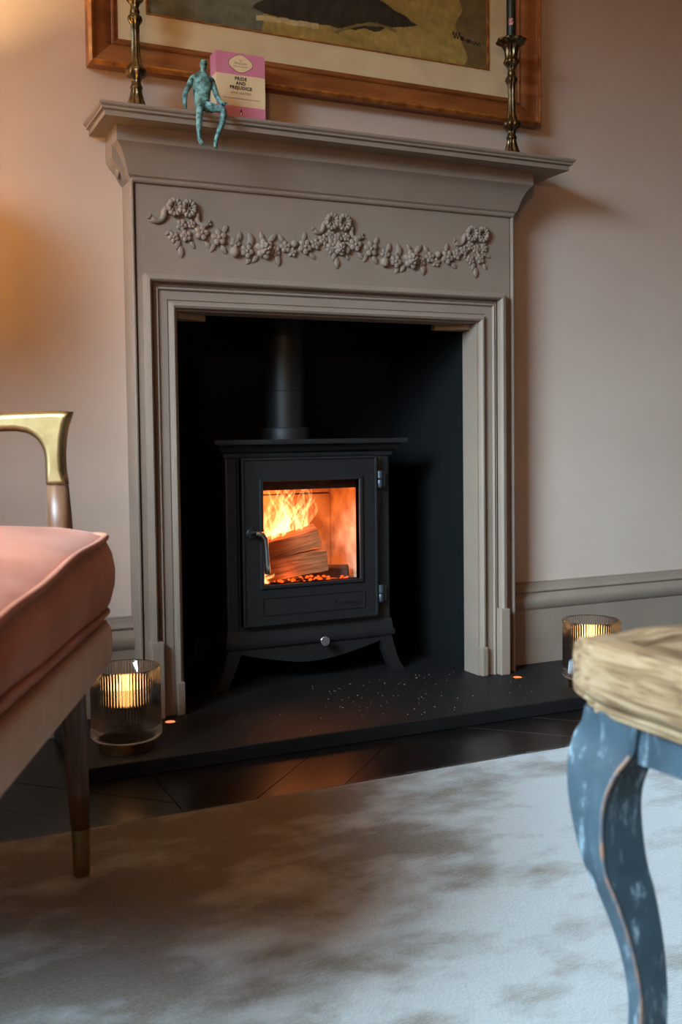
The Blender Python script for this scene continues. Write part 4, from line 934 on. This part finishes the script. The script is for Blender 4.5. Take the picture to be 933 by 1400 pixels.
# ================================================================== ARMCHAIR
def rrect(x0, x1, y0, y1, r, n=6):
    pts = []
    for cx, cy, a0 in ((x1-r, y1-r, 0), (x0+r, y1-r, PI/2), (x0+r, y0+r, PI), (x1-r, y0+r, 1.5*PI)):
        for k in range(n+1):
            a = a0+PI/2*k/n; pts.append((cx+r*math.cos(a), cy+r*math.sin(a)))
    return pts
def densify(p, step=.03):
    out = []
    for i, a in enumerate(p):
        b = p[(i+1) % len(p)]; d = math.dist(a, b); n = max(1, int(d/step))
        for k in range(n): out.append((a[0]+(b[0]-a[0])*k/n, a[1]+(b[1]-a[1])*k/n))
    return out
def armchair():
    t = thing('armchair', 'blush pink velvet armchair with brass arms and tapered walnut legs', 'armchair', (-.683, -.7545, .0125), math.radians(-22.4))
    G = .0125                                   # the chair stands on the pile
    z = lambda v: v-G
    U0, U1, V0, V1 = -.52, .050, -.645, -.021
    base = densify(rrect(U0, U1, V0, V1, .028, 6))
    cx, cy = (U0+U1)/2, (V0+V1)/2
    rings = []
    def ring(inset, zz, wav=0):
        out = []
        for x, y in base:
            fx = (abs(x-cx)-inset)/abs(x-cx) if abs(x-cx) > .05 else 1; 
            hx, hy = (U1-U0)/2, (V1-V0)/2
            nx_, ny_ = (x-cx)*(hx-inset)/hx, (y-cy)*(hy-inset)/hy
            sag = max(0, (V1-y)/(V1-V0))**1.6*max(0, min(1, (x-cx)/hx))
            out.append((cx+nx_, cy+ny_, z(zz)+wav*math.sin((x*17+y*23))+(-.034 if zz > .46 else (.008 if zz < .41 else -.012))*sag))
        return out
    prof = [(.16, .356, 0), (.07, .3565, 0), (.030, .359, 0), (.012, .366, 0), (.003, .377, 0), (.0005, .389, .001), (.0005, .391, .001), (-.006, .402, .001), (-.0115, .425, 0), (-.0125, .445, 0), (-.009, .468, 0), (-.002, .486, .002), (-.0005, .4895, .002), (.002, .4915, .002), (.016, .4985, .002), (.045, .5065, .001), (.10, .514, 0), (.18, .5195, 0), (.25, .521, 0)]
    bm = bmesh.new(); R = [ring(*p) for p in prof]; loft(bm, R)
    c = obj('seat_cushion', bm, 'velvet', t, smooth='all')
    for pr in ((-.0022, .4905, .002), (-.0018, .390, .001)):
        p = ring(*pr); p.append(p[0]); bm = bmesh.new(); tube(bm, p, .0046, 8, False); obj('piping', bm, 'velvet', c, smooth='all')
    # upholstered seat shell
    b2 = densify(rrect(-.55, .056, -.680, .018, .06, 8)); ccx, ccy = -.247, -.331
    def r2(s, zz): return [(ccx+(x-ccx)*s, ccy+(y-ccy)*s, z(zz)) for x, y in b2]
    bm = bmesh.new(); loft(bm, [r2(.80, .318), (r2(.93, .3135)), r2(.97, .3135), r2(.988, .317), r2(.997, .326), r2(1.0, .342), r2(1.0, .358), r2(.996, .367), r2(.985, .3735), r2(.96, .376), r2(.8, .374)])
    obj('seat_shell', bm, 'linen', t, smooth='all')
    # backrest
    bm = bmesh.new(); rings = []
    for q in range(9):
        k = q/8; zz = .50+.40*k; u = -.50-.13*k-.02*math.sin(PI*k); th = .10-.03*k; ins = .02+.05*k**4
        rings.append([(u+x, y, z(zz)) for x, y in rrect(-th, 0, V0+ins, V1-ins, .034, 4)])
    loft(bm, rings); obj('back_cushion', bm, 'velvet', t, smooth='all')
    bm = bmesh.new(); rings = []
    for q in range(9):
        k = q/8; zz = .33+.56*k; u = -.545-.19*k; rings.append([(u+x, y, z(zz)) for x, y in rrect(-.05, 0, V0-.02+.04*k**4, V1+.02-.04*k**4, .02, 4)])
    loft(bm, rings); obj('back_shell', bm, 'linen', t, smooth='all')
    # front legs run up past the seat to carry the arms
    for v in (0.0, -.662):
        ctr = [(.012, 0.0, .0118), (.045, .0, .0124), (.078, -.0004, .0130)]
        bm = bmesh.new(); lathe(bm, [(r, z(zz)) for zz, _, r in ctr], 20)
        for vv in bm.verts: vv.co.y += v
        leg_pts = [(.079, -.0004, .0134), (.14, -.0025, .0152), (.215, -.0045, .0170), (.30, -.008, .0180), (.40, -.013, .0182), (.47, -.0165, .0175), (.507, -.0181, .0168), (.5585, -.0198, .0146)]
        bm2 = bmesh.new(); loft(bm2, [[(u+r*math.cos(a), v+r*math.sin(a), z(zz)) for a in [2*PI*k/20 for k in range(20)]] for zz, u, r in leg_pts])
        lg = obj('leg', bm2, 'walnut', t, smooth='all'); obj('brass_ferrule', bm, 'brushed', lg, smooth=True)
        # brass arm: one casting from the post back along the side
        top = [(-.62, .6500), (-.30, .6540), (-.0946, .6587), (-.0600, .6600), (-.0233, .6611), (-.0080, .6607)]
        rt = [(.0026, .6594), (-.0003, .648), (-.0035, .6396), (-.0060, .627), (-.0077, .6141), (-.0087, .597), (-.0080, .580), (-.0055, .5595)]
        lf = [(-.0342, .5595), (-.0348, .580), (-.035, .5973), (-.0365, .606), (-.0388, .612), (-.0430, .619), (-.048, .6243), (-.0540, .6285), (-.0598, .6311), (-.0739, .6337), (-.0953, .6332), (-.30, .632), (-.62, .630)]
        out = top+rt+lf; n = len(out)
        def off(d):
            res = []
            for i in range(n):
                p, a, b = Vector(out[i]), Vector(out[i-1]), Vector(out[(i+1) % n])
                t1, t2 = (p-a).normalized(), (b-p).normalized(); m = (Vector((t1.y, -t1.x))+Vector((t2.y, -t2.x))).normalized()
                res.append(p+m*d)
            return res
        bm = bmesh.new(); hw = .0150; rr = []
        for d, w in ((.0086, -hw), (.0085, -hw), (.0055, -hw*.97), (.0026, -hw*.84), (.0008, -hw*.6), (0, -hw*.3), (0, hw*.3), (.0008, hw*.6), (.0026, hw*.84), (.0055, hw*.97), (.0085, hw), (.0086, hw)):
            rr.append([(p.x, v+w, z(p.y)) for p in off(d)])
        loft(bm, rr); obj('arm', bm, 'brushed', t, smooth='all')
    for v in (-.06, -.60):                      # rear legs
        bm = bmesh.new(); loft(bm, [[(u+r*math.cos(a), v+r*math.sin(a), z(zz)) for a in [2*PI*k/16 for k in range(16)]] for zz, u, r in ((.08, -.585, .0134), (.2, -.555, .0165), (.33, -.53, .018))])
        lg = obj('leg', bm, 'walnut', t, smooth=True)
        bm = bmesh.new(); loft(bm, [[(u+r*math.cos(a), v+r*math.sin(a), z(zz)) for a in [2*PI*k/16 for k in range(16)]] for zz, u, r in ((.0125, -.600, .0118), (.08, -.585, .0130))]); obj('brass_ferrule', bm, 'brushed', lg, smooth=True)
armchair()

# ================================================================== COFFEE TABLE
def coffee_table():
    X0, X1, Y0, Y1 = -.401, .16, -2.35, -1.487
    G = .0125
    t = thing('coffee_table', 'rustic coffee table with pale wooden top and worn blue curved legs', 'table', ((X0+X1)/2, (Y0+Y1)/2, G))
    P = lambda n, bm, m, sm=False, par=None: obj(n, bm, m, par or t, smooth=sm, world=True)
    top = .448
    # chunky rim boards with moulded under-edge, then the sunk top planks
    pr = [(.060, .386), (.016, .384), (.0125, .3855), (.0118, .3895), (.0085, .3915), (.0080, .3955), (.0045, .3985), (.0015, .4020), (.0, .4050), (-.0004, .412), (-.0004, .436), (.0004, .4445), (.0022, .4478), (.006, .4492), (.022, .4490), (.027, .4478), (.029, .445), (.0295, .436), (.060, .430)]
    cr = .010
    def co(i, s): return [(X0+s, Y1-s), (X1-s, Y1-s), (X1-s, Y0+s), (X0+s, Y0+s)][i % 4]
    for i in range(4):
        bm = bmesh.new(); rings = []; N = 26; rnd = random.Random(i+4)
        for q in range(N+1):
            k = q/N; ring = []
            jz = rnd.uniform(-.0016, .0016); jo = rnd.uniform(-.0012, .0012)
            for s, zz in pr:
                a, b = co(i, s), co(i+1, s)
                e = .0
                # soften the outer corner
                if s < .03:
                    c = min(k, 1-k)*math.dist(co(i, 0), co(i+1, 0)); e = .006*max(0, 1-c/.02)**2
                x, y = a[0]+(b[0]-a[0])*k, a[1]+(b[1]-a[1])*k
                nx_, ny_ = [(0, -1), (-1, 0), (0, 1), (1, 0)][i]
                ring.append((x+nx_*(e+jo*(s < .06)), y+ny_*(e+jo*(s < .06)), zz+jz*(zz > .43)))
            rings.append(ring)
        loft(bm, rings); P('top_rail', bm, 'pine_x' if i % 2 == 0 else 'pine', True)
    ny = 5
    for k in range(ny):
        a = X0+.034+(X1-X0-.068)*k/ny; b = X0+.034+(X1-X0-.068)*(k+1)/ny
        P('top_plank', boxbm(a+.0008, b-.0008, Y0+.036, Y1-.036, .420, .4425+random.uniform(-.001, .001), bev=.0015, seg=1), 'pine')
    # aprons
    bm = bmesh.new()
    def apron(a, b, axis, c):
        bm = bmesh.new(); N = 20; lo_ = []
        for i in range(N+1):
            k = i/N; lo_.append((a+(b-a)*k, .352+.010*(.5-.5*math.cos(2*PI*k))*-1+.012*math.sin(PI*k)))
        out = lo_+[(b, .386), (a, .386)]
        f = (lambda w: (lambda p: (p[0], w, p[1]))) if axis == 'x' else (lambda w: (lambda p: (w, p[0], p[1])))
        prism(bm, out, f(c), f(c+.018)); P('apron', bm, 'blue')
    apron(Y0+.06, Y1-.06, 'y', X0+.022); apron(Y0+.06, Y1-.06, 'y', X1-.040); apron(X0+.06, X1-.06, 'x', Y1-.040); apron(X0+.06, X1-.06, 'x', Y0+.022)
    # cabriole legs: near-square section swept on the diagonal; first one as seen, others mirrored
    lv = [(.387, .014, .066, .072, .064), (.372, .015, .062, .074, .050), (.359, .0140, .0590, .080, .037), (.341, .0060, .0500, .0686, .0385), (.318, .0010, .0430, .0557, .0424), (.292, -.0005, .0416, .0461, .0457), (.259, .0015, .0435, .0360, .0475), (.233, .0087, .0507, .0310, .0431),
          (.198, .0166, .0586, .0260, .0365), (.165, .0213, .0633, .0240, .0318), (.138, .0220, .0640, .0230, .0310), (.10, .0200, .0620, .0240, .0305), (.06, .0120, .0545, .0270, .0320), (.03, .0030, .0460, .0320, .0370), (.0135, -.0010, .0430, .0360, .0400)]
    def interp(seq, n):
        out = []
        for i in range(len(seq)-1):
            p0, p1, p2, p3 = seq[max(i-1, 0)], seq[i], seq[i+1], seq[min(i+2, len(seq)-1)]
            for k in range(n):
                q = k/n; out.append(tuple(.5*(2*b+(c-a)*q+(2*a-5*b+4*c-d)*q*q+(3*b-a-3*c+d)*q**3) for a, b, c, d in zip(p0, p1, p2, p3)))
        out.append(seq[-1]); return out
    L = interp(lv, 4)
    for fx, fy in ((0, 0), (1, 0), (0, 1), (1, 1)):
        def W(x, y): return ((X1+X0-x) if fx else x, (Y0+Y1-y) if fy else y)
        bm = bmesh.new(); rings = []; e1 = []
        for zz, bx, by, ay, ax in L:
            x, y = X0+bx, Y1-by; c = .0026
            q = [(x+c, y), (x+ax-c, y), (x+ax, y+c), (x+ax, y+ay-c), (x+ax-c, y+ay), (x+c*3, y+ay), (x, y+ay-c*3), (x, y+c)]
            rings.append([W(*p)+(zz,) for p in q]); e1.append(W(x+.0009, y+.0009)+(zz,))
        loft(bm, rings); lg = P('leg', bm, 'blue', True)
        bm = bmesh.new(); tube(bm, e1[8:-2], .0017, 6); P('worn_edge', bm, 'bare_edge', True, par=lg)
coffee_table()

# ================================================================== FLOOR LAMP (left alcove, lights the wall)
def floor_lamp():
    t = thing('floor_lamp', 'brass floor lamp with a linen drum shade in the left alcove', 'lamp', (-1.04, -.24, 0))
    bm = bmesh.new(); lathe(bm, [(.13, 0), (.13, .012), (.11, .02), (.02, .026)], 32); obj('base', bm, 'brushed', t, smooth=True)
    bm = bmesh.new(); lathe(bm, [(.011, .02), (.010, 0.970), (.018, 0.975), (.018, 1.020), (.006, 1.022)], 16); obj('pole', bm, 'brushed', t, smooth=True)
    bm = bmesh.new(); lathe(bm, [(.02, 1.030), (.03, 1.050), (.035, 1.080), (.02, 1.110), (.002, 1.115)], 16); obj('bulb', bm, emit('lamp_bulb', (255, 190, 110), 6), t, smooth='all')
    bm = bmesh.new(); n = 40
    rings = [[(r*math.cos(2*PI*k/n), r*math.sin(2*PI*k/n), zz) for k in range(n)] for r, zz in ((.17, 0.940), (.145, 1.210), (.143, 1.210), (.168, 0.940), (.17, 0.940))]
    loft(bm, rings, False, False); obj('shade', bm, 'shade_fabric', t, smooth=True)
    bm = bmesh.new(); lathe(bm, [(.167, 0.943), (.167, 0.948), (.02, 0.950)], 40); obj('added_light_stop', bm, 'brushed', t)  # added opaque disc closing the shade, stops lamp light reaching the rug
    ld = bpy.data.lights.new('lamp_light', 'POINT'); ld.energy = 230; ld.color = (1, .76, .40); ld.shadow_soft_size = .05
    lo = bpy.data.objects.new('lamp_light', ld); C.objects.link(lo); lo.location = (-1.04, -.24, 1.070)
floor_lamp()

def added_fill_lamp():  # lamp added out of view as warm fill for the upper wall
    x, y, z = -1.70, -3.2, 0
    t = thing('fill_lamp', 'unseen brass bowl lamp added for warm fill on the upper wall', 'lamp', (x, y, z))
    bm = bmesh.new(); lathe(bm, [(.12, 0), (.12, .012), (.10, .02), (.016, .026)], 32); obj('base', bm, 'brushed', t, smooth=True)
    bm = bmesh.new(); lathe(bm, [(.010, .02), (.010, 1.07), (.014, 1.08)], 16); obj('pole', bm, 'brushed', t, smooth=True)
    bm = bmesh.new(); n = 36; pr = [(.014, 1.07), (.06, 1.085), (.11, 1.12), (.15, 1.17), (.147, 1.17), (.107, 1.124), (.058, 1.09), (.014, 1.078)]
    loft(bm, [[(r*math.cos(2*PI*k/n), r*math.sin(2*PI*k/n), zz) for k in range(n)] for r, zz in pr]); obj('bowl', bm, 'brushed', t, smooth=True)
    bm = bmesh.new(); sphere(bm, (0, 0, 1.15), .03, .03, .038, 14, 10); obj('bulb', bm, emit('fill_bulb', (255, 190, 110), 6), t, smooth='all')
    ld = bpy.data.lights.new('fill_light', 'POINT'); ld.energy = 78; ld.color = (1, .57, .27); ld.shadow_soft_size = .06
    lo = bpy.data.objects.new('fill_light', ld); C.objects.link(lo); lo.location = (x, y, 1.19)
added_fill_lamp()
